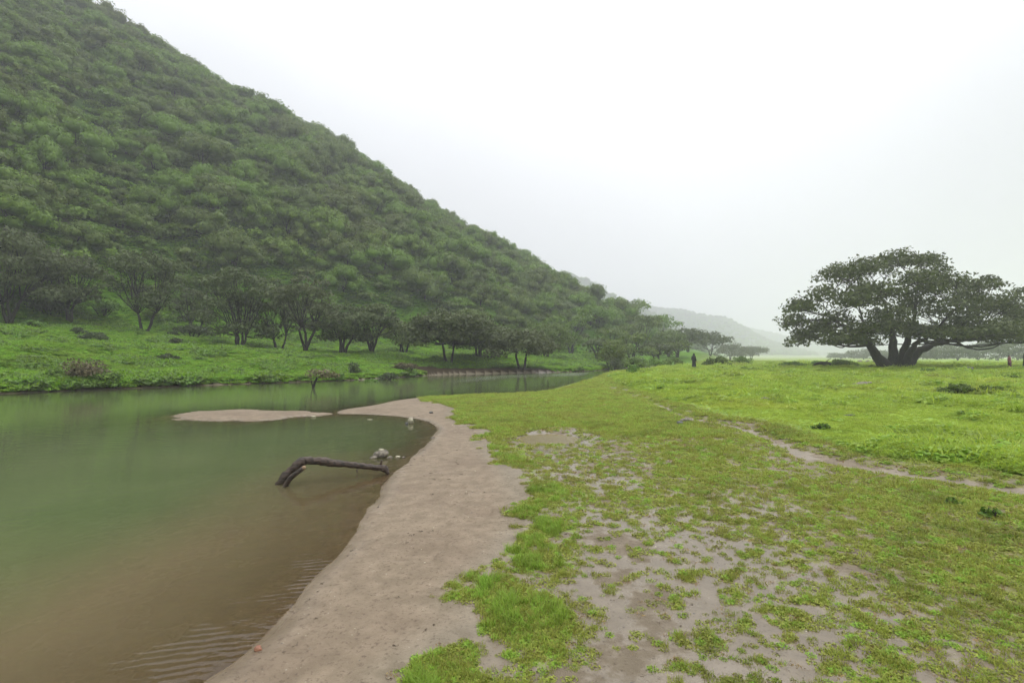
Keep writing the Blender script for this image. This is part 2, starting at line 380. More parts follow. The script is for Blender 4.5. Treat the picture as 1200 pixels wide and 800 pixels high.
M_hill = mat_leaf('hillside_leaves', (.090, .172, .018), (.175, .290, .028), (.140, .225, .026), .36, .35, .6, .4, (.19, .22, .036), (.025, .11))
M_hillb = mat_leaf('hillside_olive_leaves', (.088, .148, .024), (.155, .220, .034), (.110, .150, .034), .35, .3, .6, .45, (.13, .13, .05), (.025, .11))
M_bank = mat_leaf('riverside_tree_leaves', (.068, .096, .030), (.112, .148, .048), (.096, .110, .046), .35, .3)
M_big = mat_leaf('fig_tree_leaves', (.060, .085, .026), (.115, .155, .042), None, .4, .3)
M_bush = mat_leaf('bush_leaves', (.10, .19, .03), (.17, .28, .045), None, .35)
M_bushd = mat_leaf('dark_bush_leaves', (.06, .085, .034), (.10, .13, .05), None, .35)
M_bushb = mat_leaf('dry_bush_leaves', (.14, .13, .06), (.22, .19, .10), None, .4)
M_bark = mat_rough('dark_wet_bark', (.013, .010, .008), (.038, .031, .025), 5, .85, .8, .05, (1, 1, .3))
M_drift = mat_rough('driftwood', (.010, .006, .004), (.105, .070, .048), 11, .55, 1, .03, (.3, 3, 3))
M_cut = mat_rough('broken_wood', (.22, .14, .08), (.38, .28, .17), 14, .8, .8, .01)
M_rock = mat_rough('grey_rock', (.06, .050, .038), (.27, .235, .18), 15, .85, .8, .03)
M_pale = mat_rough('pale_limestone', (.22, .19, .12), (.56, .52, .38), 12, .8, .7, .02)
M_darkrock = mat_rough('dark_rock', (.05, .05, .048), (.13, .125, .12), 6, .8, .8, .03)
M_red = mat_rough('reddish_stone', (.16, .055, .03), (.34, .16, .09), 24, .6, .8, .01)

# ---------------------------------------------------------------- mesh builders
def mesh_np(name, V, Fq, mats, matidx=None, smooth=False, attrs=None):
    me = bpy.data.meshes.new(name)
    V = np.asarray(V, np.float32); Fq = np.asarray(Fq, np.int32)
    k = Fq.shape[1]
    me.vertices.add(len(V)); me.vertices.foreach_set('co', V.ravel())
    me.loops.add(len(Fq) * k); me.loops.foreach_set('vertex_index', Fq.ravel())
    me.polygons.add(len(Fq)); me.polygons.foreach_set('loop_start', np.arange(0, len(Fq) * k, k, dtype=np.int32))
    for m in mats: me.materials.append(m)
    if matidx is not None: me.polygons.foreach_set('material_index', np.asarray(matidx, np.int32))
    if smooth: me.polygons.foreach_set('use_smooth', np.ones(len(Fq), bool))
    for a, v in (attrs or {}).items():
        at_ = me.attributes.new(a, 'FLOAT', 'POINT'); at_.data.foreach_set('value', np.asarray(v, np.float32))
    me.update(calc_edges=True); me.validate()
    return me
def link(name, me, parent=None):
    o = bpy.data.objects.new(name, me); COL.objects.link(o)
    if parent is not None: o.parent = parent
    return o
def tag(o, label=None, cat=None, group=None, kind=None):
    if label: o['label'] = label
    if cat: o['category'] = cat
    if group: o['group'] = group
    if kind: o['kind'] = kind
    return o
def root(name, loc, label, cat, group=None, rz=0, s=1):
    o = bpy.data.objects.new(name, None); COL.objects.link(o); o.empty_display_size = .2
    o.location = loc; o.rotation_euler = (0, 0, rz); o.scale = (s, s, s)
    return tag(o, label, cat, group)
def join(parts):
    V, Fs, k = [], [], 0
    for v, f in parts: V.append(v); Fs.append(f + k); k += len(v)
    return np.vstack(V), np.vstack(Fs)
def tube(pts, rad, n=7, jit=0, r_=None):
    pts = np.asarray(pts, float); rad = np.broadcast_to(rad, (len(pts),)).astype(float)
    T = np.gradient(pts, axis=0); T /= np.linalg.norm(T, axis=1)[:, None] + 1e-9
    up = np.array([.31, .17, .93]) if abs(T[0, 2]) < .9 else np.array([1., .2, 0])
    A = np.cross(T, up); A /= np.linalg.norm(A, axis=1)[:, None] + 1e-9; B = np.cross(T, A)
    an = np.linspace(0, 2 * math.pi, n, endpoint=False)
    rr = rad[:, None] * np.ones(n)
    if jit and r_ is not None: rr = rr * (1 + jit * (r_.random((len(pts), n)) - .5))
    V = pts[:, None, :] + rr[..., None] * (np.cos(an)[None, :, None] * A[:, None, :] + np.sin(an)[None, :, None] * B[:, None, :])
    V = V.reshape(-1, 3)
    i = np.arange(len(pts) - 1)[:, None] * n; j = np.arange(n)[None, :]; j2 = (j + 1) % n
    Fq = np.stack([i + j, i + j2, i + n + j2, i + n + j], -1).reshape(-1, 4)
    # caps
    c0 = len(V); V = np.vstack([V, pts[0], pts[-1]])
    cap = []
    for q in range(0, n):
        cap.append([c0, (q + 1) % n, q, q]); e = (len(pts) - 1) * n; cap.append([c0 + 1, e + q, e + (q + 1) % n, e + (q + 1) % n])
    # use degenerate-free quads: merge two cap triangles
    caps = []
    for q in range(0, n - 1, 2):
        caps.append([c0, (q + 2) % n, q + 1, q]); e = (len(pts) - 1) * n; caps.append([c0 + 1, e + q, e + q + 1, e + (q + 2) % n])
    return V, np.vstack([Fq, np.array(caps)])
def curve(a, b, r_, bend=.15, n=7, up=0.0):
    a, b = np.array(a, float), np.array(b, float); d = np.linalg.norm(b - a)
    m1 = a + (b - a) * .35 + (r_.random(3) - .5) * d * bend + np.array([0, 0, up * d]); m2 = a + (b - a) * .7 + (r_.random(3) - .5) * d * bend + np.array([0, 0, up * d * .8])
    t = np.linspace(0, 1, n)[:, None]
    p = (1 - t) ** 3 * a + 3 * (1 - t) ** 2 * t * m1 + 3 * (1 - t) * t ** 2 * m2 + t ** 3 * b
    p[1:-1] += (r_.random((n - 2, 3)) - .5) * d * .03
    return p
def leaf_quads(C, Nrm, size, r_, spread=.9, elong=1.7):
    n = len(C)
    d = Nrm + (r_.random((n, 3)) - .5) * 2 * spread; d /= np.linalg.norm(d, axis=1)[:, None] + 1e-9
    a = np.cross(d, r_.random((n, 3)) - .5); a /= np.linalg.norm(a, axis=1)[:, None] + 1e-9; b = np.cross(d, a)
    s = (size * (.6 + .8 * r_.random(n)))[:, None]
    V = np.stack([C - a * s * elong * .5, C - b * s * .5 + a * s * .1, C + a * s * elong * .5, C + b * s * .5 + a * s * .1], 1)
    V[:, 1] += d * s * .12; V[:, 3] += d * s * .12
    return V.reshape(-1, 3), np.arange(4 * n).reshape(n, 4)
def pad_leaves(pads, dens, size, r_, bottom=.35, spread=.9, pw=2.2):
    Cs, Ns = [], []
    for c, rad in pads:
        c = np.array(c, float); rad = np.array(rad, float)
        area = math.pi * rad[0] * rad[1] * 2
        n = max(8, int(area * dens / (size * size)))
        d = r_.normal(size=(n, 3)); d /= np.linalg.norm(d, axis=1)[:, None]
        d[:, 2] = np.where(d[:, 2] < -bottom, -d[:, 2], d[:, 2])
        # lumpy outline: radius varies with direction
        az = np.arctan2(d[:, 1], d[:, 0]); el = d[:, 2]
        ph = r_.random(4) * 6.28
        lump = 1 + .16 * np.sin(az * 3 + ph[0] + el * 2) + .13 * np.sin(az * 5 + ph[1] - el * 4) + .10 * np.sin(el * 7 + az * 2 + ph[2])
        rr = (1 - .55 * r_.random(n) ** pw) * lump
        Cs.append(c + d * rad * rr[:, None]); q = d / rad; Ns.append(q / np.linalg.norm(q, axis=1)[:, None])
    C = np.vstack(Cs); Nn = np.vstack(Ns)
    return leaf_quads(C, Nn, size, r_, spread)
def ico(c, rad, r_, lump=.2, sub=(10, 6)):
    nu, nv = sub; V = []
    for i in range(nv + 1):
        for j in range(nu):
            th = math.pi * (i / nv); ph = 2 * math.pi * j / nu
            k = 1 + lump * (r_.random() - .5)
            V.append([c[0] + rad[0] * k * math.sin(th) * math.cos(ph), c[1] + rad[1] * k * math.sin(th) * math.sin(ph), c[2] + rad[2] * k * math.cos(th)])
    Fq = [[i * nu + j, (i + 1) * nu + j, (i + 1) * nu + (j + 1) % nu, i * nu + (j + 1) % nu] for i in range(nv) for j in range(nu)]
    return np.array(V), np.array(Fq)
def dome_pads(Wd, H, zb, n, r_, pr=(.13, .2), flat=.55, deep=1.0):
    pads = []
    for i in range(n):
        a = i * 2.39996 + r_.random() * .7; u = math.sqrt((i + .5) / n) * .80
        r = u * Wd / 2
        top = zb + (H - zb) * math.sqrt(max(0, 1 - u * u * .92)) 
        pr_ = Wd * r_.uniform(*pr)
        z = zb + (top - zb) * (r_.uniform(.15, 1) if r_.random() < .55 else r_.uniform(.78, 1)) - pr_ * flat * .8
        z = max(z, zb + pr_ * flat * .5)
        pads.append(((r * math.cos(a), r * math.sin(a) * deep, z), (pr_, pr_, pr_ * flat)))
    return pads
def limbs(pads, base_r, nst, fork_h, r_, spreadb=.25, twigs=4):
    parts = []; forks = []
    for s in range(nst):
        a = 2 * math.pi * s / nst + r_.random()
        st = np.array([math.cos(a) * base_r * spreadb * 2, math.sin(a) * base_r * spreadb * 2, -.25])
        k = fork_h * r_.uniform(.8, 1.25); kk_ = r_.uniform(.15, .55); e = np.array([math.cos(a) * k * kk_, math.sin(a) * k * kk_, k])
        p = curve(st, e, r_, .38, 7, .04); rr = np.linspace(base_r, base_r * .6, 7) * r_.uniform(.8, 1.1); rr[0] *= 1.5
        parts.append(tube(p, rr, 8, .2, r_)); forks.append((e, rr[-1], p))
    for c, rad in pads:
        c = np.array(c)
        j = min(range(len(forks)), key=lambda q: np.linalg.norm((forks[q][0] - c)[:2]) + r_.random() * rad[0])
        e, er, p = forks[j]
        p2 = curve(e, c, r_, .22, 7, -.04); parts.append(tube(p2, np.linspace(er * .62, er * .13, 7), 6, .15, r_))
        for q in range(twigs):
            d = r_.normal(size=3); d /= np.linalg.norm(d); d[2] = abs(d[2]) * .6 - .1
            parts.append(tube(curve(p2[r_.integers(3, 6)], c + d * np.array(rad) * .85, r_, .25, 5), np.linspace(er * .2, er * .04, 5), 4))
    return join(parts)
def tree_meshes(name, pads, leafmat, size, dens, base_r, nst, fork_h, r_, twigs=4, spread=.9, bottom=.35):
    tv, tf = limbs(pads, base_r, nst, fork_h, r_, twigs=twigs)
    lv, lf = pad_leaves(pads, dens, size, r_, bottom, spread)
    return mesh_np(name + '_trunk', tv, tf, [M_bark], smooth=True), mesh_np(name + '_crown', lv, lf, [leafmat])

# ---------------------------------------------------------------- ground sheet
na_f, na_b, nr = 1000, 70, 1020
ang = np.concatenate([np.linspace(-66, 62, na_f), np.linspace(62, 294, na_b + 2)[1:-1]])
ang = np.radians(ang); na = len(ang)
rad_ = .6 * (3600 / .6) ** (np.linspace(0, 1, nr) ** 1.0)
AA, RR = np.meshgrid(ang, rad_)
gx, gy = np.sin(AA) * RR, np.cos(AA) * RR
G = ground(gx, gy, True)
cov = coverage(gx, gy, G)
gz = G['z']
n1 = fbm(gx * .55, gy * .55, 21, 4)
wet = np.clip(ss(-.8, .3, sdf(gx, gy, MUD)) + ss(-.8, .3, sdf(gx, gy, MUD2)) + .9 * ss(.25, .0, G['sd']) * (1 - .0) + .6 * ss(.35, .1, G['dp']), 0, 1) * (G['farw'] < .5)
sandm = np.clip(ss(-.1, .25, G['beach']) + (G['inw'] & ~G['fs']) * 1.0 + G['isl'], 0, 1) + .3 * ss(.3, .1, G['dp'])
lush = G['mead'] * ss(0, 1.2, G['dp'])
lush = np.maximum(lush, ss(9, 25, np.hypot(gx, gy)) * .55 * (G['farw'] < .5))
lush = np.maximum(lush, ss(1.2, .3, -G['beach']) * (G['beach'] < .1) * .8)
hillf = np.clip(ss(4.0, 18, G['hill']) + ss(1, 12, G['fh']), 0, 1)
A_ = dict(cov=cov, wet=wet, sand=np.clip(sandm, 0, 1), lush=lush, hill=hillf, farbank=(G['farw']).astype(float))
V = np.stack([gx, gy, gz], -1).reshape(-1, 3)
I = np.arange(nr - 1)[:, None] * na; J = np.arange(na)[None, :]; J2 = (J + 1) % na
Fq = np.stack([I + J, I + na + J, I + na + J2, I + J2], -1).reshape(-1, 4)
# centre disc
def sub(mask, name):
    f = Fq[mask]; u, inv = np.unique(f, return_inverse=True)
    me = mesh_np(name, V[u], inv.reshape(-1, 4)[:, ::-1], [MG], smooth=True, attrs={k: v.ravel()[u] for k, v in A_.items()})
    return link(name, me)
hf = (G['hill'] + G['fh'] * 0).ravel()[Fq].mean(1) > 2.0
ff = (G['fh'].ravel()[Fq].mean(1) > 3.0) & ~hf
bf = ((G['beach'] > 0.02) & (G['sd'] > -.15) & (G['farw'] < .5) | (G['isl'] & (G['sd'] > -.1))).ravel()[Fq].all(1) & ~hf & ~ff
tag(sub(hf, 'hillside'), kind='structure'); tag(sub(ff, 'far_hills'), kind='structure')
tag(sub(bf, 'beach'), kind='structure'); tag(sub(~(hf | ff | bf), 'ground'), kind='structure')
cv = np.array([[math.sin(a) * .6, math.cos(a) * .6, 0] for a in ang]); cz = ground(cv[:, 0], cv[:, 1]); cv[:, 2] = cz
# water
wm = (G['z'] < .015) & (G['inw'] | (G['isl']))
wf = wm.ravel()[Fq].any(1) & (G['inw'] | G['isl']).ravel()[Fq].any(1)
f = Fq[wf]; u, inv = np.unique(f, return_inverse=True)
wx, wy = V[u, 0], V[u, 1]
rip = ss(-.5, 1.5, sdf(wx, wy, [at(a, b, 0) for a, b in [(520,462),(545,449),(600,443),(690,440),(700,436),(640,437),(560,441),(520,446),(500,455)]]))
rip = rip * (.6 + .8 * (fbm(wx / 2, wy / 5, 77, 3) - .3))
dsh = -G['sd'].ravel()[u]
shore = ss(1.0, .05, dsh) * ss(4.9, 3.2, wy) * ss(0.2, .6, fbm(wx * 1.5, wy * 1.5, 78, 2) * 1.0)
silt = np.clip(ss(2.6, .5, dsh) * ss(10, 6, wy) + ss(6.0, 2.0, wy) * .40 + .25 * (fbm(wx * .5, wy * .5, 79, 3) - .5), 0, 1)
Vw = np.stack([wx, wy, np.zeros(len(u))], -1)
me = mesh_np('river', Vw, inv.reshape(-1, 4)[:, ::-1], [MW], smooth=True, attrs=dict(depth=np.clip(-gz.ravel()[u], 0, 3), ripple=np.clip(rip, 0, 1), shore=np.clip(shore, 0, 1), silt=silt))
tag(link('river', me), kind='structure')
# puddle by the beach
P2 = np.array(PUD); cpt = P2.mean(0); pv = []; rings = np.linspace(0, 1.25, 9)
for k in rings:
    for p in P2: pv.append([*(cpt + (p - cpt) * max(k, .02)), 0])
pv = np.array(pv); n24 = len(P2)
pz = ground(pv[:, 0], pv[:, 1]); lvl = float(np.median(ground(P2[:, 0], P2[:, 1])))
pf = np.array([[i * n24 + j, (i + 1) * n24 + j, (i + 1) * n24 + (j + 1) % n24, i * n24 + (j + 1) % n24] for i in range(len(rings) - 1) for j in range(n24)])
keep = (pz < lvl + .004)[pf].any(1); pv[:, 2] = lvl
MP, ntp, bp_ = mat('muddy_puddle'); bp_.inputs['Base Color'].default_value = (.16, .12, .05, 1); bp_.inputs['Roughness'].default_value = .22; bp_.inputs['Specular IOR Level'].default_value = .22
me = mesh_np('puddle', pv, pf[keep], [MP], attrs=dict(depth=np.clip(lvl - pz, 0, 1) * 1.5 + .02, ripple=pz * 0, shore=pz * 0, silt=pz * 0 + 1))
tag(link('puddle', me), kind='structure')

# ---------------------------------------------------------------- scattering with geometry nodes (only for stuff)
def scatter(name, pts, rot, scl, idx, meshes, kind_label=None):
    coll = bpy.data.collections.new(name + '_source')
    for i, me in enumerate(meshes):
        o = bpy.data.objects.new('%s_source_%02d' % (name, i), me); coll.objects.link(o)
    me = bpy.data.meshes.new(name); me.vertices.add(len(pts)); me.vertices.foreach_set('co', np.asarray(pts, np.float32).ravel())
    a = me.attributes.new('rot', 'FLOAT_VECTOR', 'POINT'); a.data.foreach_set('vector', np.asarray(rot, np.float32).ravel())
    a = me.attributes.new('scl', 'FLOAT', 'POINT'); a.data.foreach_set('value', np.asarray(scl, np.float32))
    a = me.attributes.new('idx', 'INT', 'POINT'); a.data.foreach_set('value', np.asarray(idx, np.int32))
    o = link(name, me)
    g = bpy.data.node_groups.new(name + '_scatter', 'GeometryNodeTree')
    g.interface.new_socket('Geometry', in_out='INPUT', socket_type='NodeSocketGeometry'); g.interface.new_socket('Geometry', in_out='OUTPUT', socket_type='NodeSocketGeometry')
    gi = g.nodes.new('NodeGroupInput'); go = g.nodes.new('NodeGroupOutput')
    ci = g.nodes.new('GeometryNodeCollectionInfo'); ci.inputs['Collection'].default_value = coll
    ci.inputs['Separate Children'].default_value = True; ci.inputs['Reset Children'].default_value = True
    ip = g.nodes.new('GeometryNodeInstanceOnPoints'); ip.inputs['Pick Instance'].default_value = True
    def na_(t, n):
        x = g.nodes.new('GeometryNodeInputNamedAttribute'); x.data_type = t; x.inputs['Name'].default_value = n; return x.outputs['Attribute']
    er = g.nodes.new('FunctionNodeEulerToRotation')
    g.links.new(na_('FLOAT_VECTOR', 'rot'), er.inputs[0]); g.links.new(er.outputs[0], ip.inputs['Rotation'])
    g.links.new(na_('FLOAT', 'scl'), ip.inputs['Scale']); g.links.new(na_('INT', 'idx'), ip.inputs['Instance Index'])
    g.links.new(gi.outputs[0], ip.inputs['Points']); g.links.new(ci.outputs[0], ip.inputs['Instance']); g.links.new(ip.outputs[0], go.inputs[0])
    md = o.modifiers.new('scatter', 'NODES'); md.node_group = g
    return tag(o, kind_label, None, None, 'stuff')

# ---------------------------------------------------------------- hillside forest
r_ = np.random.default_rng(11)
hill_meshes = []
for i in range(8):
    Wd = r_.uniform(5.6, 8.8); H = r_.uniform(4.4, 6.8)
    pads = dome_pads(Wd, H, .4, int(r_.integers(13, 18)), r_, (.12, .23), .78)
    lm = M_hill if i < 5 else M_hillb
    parts_l = pad_leaves(pads, .95, .21, r_, .5, .75)
    cores = join([ico(c, [q * .72 for q in rd], r_, .25, (8, 5)) for c, rd in pads])
    tv, tf = limbs(pads[:6], .16, 2, 1.6, r_, twigs=0)
    VV, FF = join([parts_l, cores, (tv, tf)])
    mi = np.zeros(len(FF)); mi[len(parts_l[1]) + len(cores[1]):] = 1
    hill_meshes.append(mesh_np('hillside_tree_mesh', VV, FF, [lm, M_bark], mi))
# jittered positions over the slopes
def jit_grid(x0, x1, y0, y1, step, r_):
    X, Y = np.meshgrid(np.arange(x0, x1, step), np.arange(y0, y1, step))
    return (X + (r_.random(X.shape) - .5) * step * 1.1).ravel(), (Y + (r_.random(X.shape) - .5) * step * 1.1).ravel()
tx, ty = jit_grid(-420, 560, -60, 1150, 3.35, r_)
az = np.degrees(np.arctan2(tx, ty)); keep = (np.abs(az) < 70) & (ty > 4)
tx, ty = tx[keep], ty[keep]
L, t = LT(tx, ty); keep = (L > 8) & (L < 250); tx, ty, L, t = tx[keep], ty[keep], L[keep], t[keep]
hh = hill_h(tx, ty); zz = ground(tx, ty)
dens = fbm(tx / 16, ty / 16, 91, 3)
keep = (hh > 1.6) & (r_.random(len(tx)) < np.clip(ss(1.2, 6, hh), .15, 1) * (1 - .25 * ss(.60, .72, dens)) * (1 - .6 * ss(14, 6, hh) * ss(110, 70, t)))
tx, ty, zz, hh = tx[keep], ty[keep], zz[keep], hh[keep]
px, py, fd = proj(tx, ty, zz + 2.5)
dist = np.sqrt(tx ** 2 + ty ** 2 + zz ** 2)
small = fbm(tx / 22, ty / 22, 92, 2)
sc = (.45 + .75 * r_.random(len(tx)) ** 1.4) * (.8 + .5 * fbm(tx / 30, ty / 30, 93, 2)) * (1 - .25 * ss(.45, .7, small))
inf = (px > -30) & (px < 1230) & (py > -40) & (py < 460)
order = np.argsort(np.where(inf, dist / sc, 1e9))
ind = order[:290]; rest = order[290:]
LBL = 'bushy green tree in the unbroken forest on the lower part of the steep left hillside'
for k, q in enumerate(ind):
    me = hill_meshes[r_.integers(0, 8)]
    o = link('hillside_tree', me); o.location = (tx[q], ty[q], zz[q] - .3)
    o.rotation_euler = (0, 0, r_.random() * 6.28); o.scale = (sc[q] * r_.uniform(.85, 1.25), sc[q] * r_.uniform(.85, 1.25), sc[q] * r_.uniform(.8, 1.25))
    tag(o, LBL, 'tree', 'trees of the hillside forest')
fx, fy, fz, fs = tx[rest], ty[rest], zz[rest] - .3, sc[rest]
# low undergrowth closing the gaps between the trees
sh_m = []
for i in range(3):
    pads = [((r_.uniform(-1, 1), r_.uniform(-1, 1), r_.uniform(.3, .8)), (r_.uniform(.7, 1.1),) * 2 + (r_.uniform(.5, .8),)) for _ in range(4)]
    lv, lf = pad_leaves(pads, .8, .24, r_, .2, .8); sh_m.append(mesh_np('undergrowth_mesh', lv, lf, [M_hill if i < 2 else M_hillb]))
ux, uy = jit_grid(-420, 460, 10, 620, 2.1, r_)
az = np.degrees(np.arctan2(ux, uy)); L, t = LT(ux, uy); h_ = hill_h(ux, uy)
k_ = (np.abs(az) < 66) & (L > 8) & (L < 215) & (h_ > 2.2) & (r_.random(len(ux)) < np.clip(ss(2, 9, h_), .25, 1)) & (fbm(ux / 14, uy / 14, 94, 3) < .69)
ux, uy = ux[k_], uy[k_]; nU = len(ux)
scatter('undergrowth', np.stack([ux, uy, ground(ux, uy) - .1], -1), np.stack([np.zeros(nU), np.zeros(nU), r_.random(nU) * 6.28], -1), r_.uniform(.7, 1.5, nU), r_.integers(0, 3, nU), sh_m)
print('undergrowth', nU)
# far hills
hx, hy = jit_grid(-300, 1500, 560, 2000, 10.5, r_)
fh_ = far_h(hx, hy); kk = (fh_ > 4) & (np.abs(np.degrees(np.arctan2(hx, hy))) < 50) & (hill_h(hx, hy) < 3) & (r_.random(len(hx)) < .8)
hx, hy = hx[kk], hy[kk]; hz_ = ground(hx, hy)
fx = np.r_[fx, hx]; fy = np.r_[fy, hy]; fz = np.r_[fz, hz_ - .6]; fs = np.r_[fs, r_.uniform(.9, 1.7, len(hx))]
nF = len(fx)
scatter('forest', np.stack([fx, fy, fz], -1), np.stack([np.zeros(nF), np.zeros(nF), r_.random(nF) * 6.28], -1), fs, r_.integers(0, 8, nF), hill_meshes)
print('forest', nF)

# ---------------------------------------------------------------- riverside trees
def put(px, Y): 
    x = (px - 600) / F * Y
    return x, Y, float(ground(np.array([x]), np.array([float(Y)]))[0])
G_BANK = 'trees along the far river bank'
def bank_tree(px, Y, wpx, top, label, seed, stems=3, fork=1.6, zb=None, leafmat=M_bank, name='riverside_tree', npads=None, group=G_BANK, size=.18, dens=.62, br=.17):
    x, y, z = put(px, Y); r2 = np.random.default_rng(seed)
    H = (HZ - top) / F * Y + CAM_H - z; Wd = wpx / F * Y
    zb = H * .20 if zb is None else zb
    pads = dome_pads(Wd, H, zb, npads or int(18 + Wd * 1.6), r2, (.11, .18), .62)
    tm, cm = tree_meshes(name, pads, leafmat, size, dens, br, stems, fork, r2)
    o = root(name, (x, y, z), label, 'tree', group)
    link('trunk', tm, o); link('crown', cm, o)
    return o
bank_tree(10, 47, 128, 262, 'large dark olive tree at the left edge of the photo above the grassy bank', 101, 3, 1.8)
bank_tree(80, 52, 84, 296, 'dark brown-green tree just right of the one at the left edge', 102, 3, 1.6)
bank_tree(168, 52, 94, 284, 'dark tree whose trunk splits into a wide V above the grass bank', 103, 2, 2.2)
bank_tree(228, 60, 50, 335, 'low dark tree half hidden between the V-shaped tree and the round thick one', 108, 3, 1.3)
bank_tree(281, 51, 94, 306, 'round thick dark tree with its crown reaching nearly to the grass', 104, 4, 1.2, .9)
bank_tree(325, 55, 60, 340, 'small slim dark tree just left of the tall leaning tree on the bank', 105, 2, 1.5)
bank_tree(358, 50, 80, 318, 'tall dark tree with a crooked leaning trunk on the bank above the dead snag', 106, 3, 2.6)
bank_tree(404, 52, 72, 356, 'left one of the two low dark trees with several bare stems on the bank', 107, 4, 1.5)
bank_tree(436, 54, 74, 352, 'right one of the two low dark trees with several bare stems on the bank', 109, 4, 1.6)
bank_tree(472, 66, 60, 374, 'small grey-green tree on the bank left of the wide spreading waterside tree', 110, 3, 1.4, leafmat=M_hillb)
bank_tree(527, 53, 122, 362, 'wide spreading dark tree leaning over the shaded brown bank at the water', 111, 2, 1.9, 2.1)
bank_tree(562, 60, 90, 372, 'dark tree behind the waterside trees in the middle of the far bank', 114, 3, 1.7)
bank_tree(611, 52, 88, 384, 'low dark tree with drooping branches standing at the water edge', 112, 2, 1.5, 1.0)
bank_tree(640, 74, 70, 376, 'green tree on the slope behind the drooping tree at the water edge', 113, 3, 1.6, leafmat=M_hillb)
# valley trees beyond the river bend
G_V = 'trees in the valley beyond the river bend'
VT = [(668,100,66,356,'pale green',M_hill),(690,120,72,350,'mid green',M_hill),(716,96,56,382,'grey-green',M_hillb),(728,140,74,346,'dark green',M_hill),
      (752,118,60,362,'olive',M_hillb),(772,150,60,366,'green',M_hill),(742,88,66,390,'broad light olive',M_hillb),(784,112,52,384,'flat-topped olive',M_hillb),
      (806,135,52,384,'grey olive',M_bank),(832,160,54,388,'spiky-topped grey',M_bank),(794,108,44,398,'low olive',M_hillb),(770,92,50,400,'low rounded olive',M_bank),
      (856,210,48,402,'hazy grey-green',M_bank),(880,240,44,405,'hazy low',M_bank),(699,84,40,396,'narrow dark',M_bank)]
VL = ['green tree right after the left hillside meets the valley, beyond the river bend','tall green tree high on the toe of the left hillside beyond the river bend',
 'grey-green tree directly above the end of the river','tallest dark green tree on the toe of the hill above the broad olive tree','olive tree behind the broad light one on the toe of the hill',
 'green tree on the crest of the hill toe right of the tallest one','broad light olive tree behind the hedge of bushes at the river end','flat-topped olive tree on the hill toe, up and left of the person in black',
 'grey olive tree upper left of the person in black','grey tree with a layered spiky top above the person in black','low olive tree a little left of the person in black',
 'low rounded dark tree behind the bushes right of the river end','hazy grey-green tree right of the person in black','hazy low tree rightmost of the trees past the person in black','narrow dark tree above the grass slope beyond the water']
for i, ((a, Y, wd, top, d_, lm), lb) in enumerate(zip(VT, VL)):
    bank_tree(a, Y, wd, top, lb, 200 + i, 3, 1.6, 1.2, lm, 'valley_tree', 13, G_V, .30, .75, .22)
# treeline behind the big tree
G_T = 'hazy trees across the meadow behind the great tree'
r3 = np.random.default_rng(33)
for i, (a, Y, wd, top) in enumerate([(985,330,34,412),(1012,260,40,408),(1040,250,36,410),(1075,190,48,404),(1098,205,44,400),(1122,180,46,403),(1146,195,44,399),(1168,175,44,401),(1192,185,48,398),(1216,170,44,400),(1240,180,46,400)]):
    lb = 'pale hazy tree far beyond the meadow, seen left of and under the great spreading tree' if i < 3 else 'hazy grey tree in the dense treeline behind the right half of the great spreading tree'
    bank_tree(a, Y, wd, top, lb, 300 + i, 3, 1.2, .3, M_bank, 'valley_tree', 14, G_T, .38, .8, .2)

# ---------------------------------------------------------------- the great tree
TY = 58.0
TX, _, TZ = put(1047, TY)
def gp(px, py, dy=0.0): # photo position to a local point of the great tree (true metres)
    Y = TY + dy
    return ((px - 600) / F * Y - TX, dy, (HZ - py) / F * Y + CAM_H - TZ)
r4 = np.random.default_rng(44)
gpads = []
spec = [(925,380,20,13),(945,362,24,14),(938,396,20,9),(962,342,26,14),(975,372,28,14),(990,325,28,14),(985,395,30,11),(1010,350,30,15),(1020,312,30,14),(1012,383,28,13),
        (1040,335,30,15),(1050,303,28,13),(1075,300,30,12),(1095,306,20,11),(1070,325,30,15),(1045,365,30,14),(1078,352,32,16),(1100,335,28,15),(1110,362,32,16),(1075,385,34,12),
        (1110,390,34,11),(1135,345,24,13),(1140,372,30,15),(1150,330,20,9),(1165,325,14,7),(1170,355,26,14),(1165,385,34,12),(1195,350,22,13),(1200,375,32,15),(1225,365,26,14),(1232,388,26,10),(1015,330,26,12),(1060,345,30,14),(1125,380,30,12),(1085,318,24,12),(1120,330,20,12),(970,385,24,10),(1150,393,28,8),(1182,395,28,8),(1208,393,26,8),(948,392,22,8),(1045,383,28,10),(1022,391,24,8),(1078,391,24,8),(1185,368,26,12),(955,380,22,12)]
for (a, b, rx, rz) in spec:
    e = math.sqrt(max(.05, 1 - ((a - 1068) / 170) ** 2))
    for s_ in (-1, 1, 0):
        dy = s_ * r4.uniform(3.0, 9.5) * e + r4.uniform(-1, 1)
        if s_ == 0 and r4.random() < .45: continue
        k = r4.uniform(.62, .98); c = gp(a + r4.uniform(-9, 9), b + r4.uniform(-4, 7) + (abs(dy) > 6) * 6, dy)
        if c[2] > gp(a, 292, dy)[2]: c = (c[0], c[1], gp(a, 300, dy)[2])
        m_ = TY / F
        gpads.append((c, (rx * m_ * k, rx * m_ * k, rz * m_ * k * .88)))
parts = []
stems = [((1040,433),(1022,408),(1000,388),(968,368),.62,-1.5),((1045,433),(1047,400),(1042,370),(1030,335),.60,2.0),((1052,433),(1062,405),(1072,372),(1078,325),.55,-2.0),
         ((1058,433),(1078,410),(1112,400),(1160,382),.60,1.5),((1036,433),(1018,405),(1012,380),(1005,345),.42,4.0),((1056,433),(1070,408),(1098,385),(1128,355),.45,-4.5),((1054,432),(1090,404),(1140,398),(1205,386),.36,5.0)]
forks = []
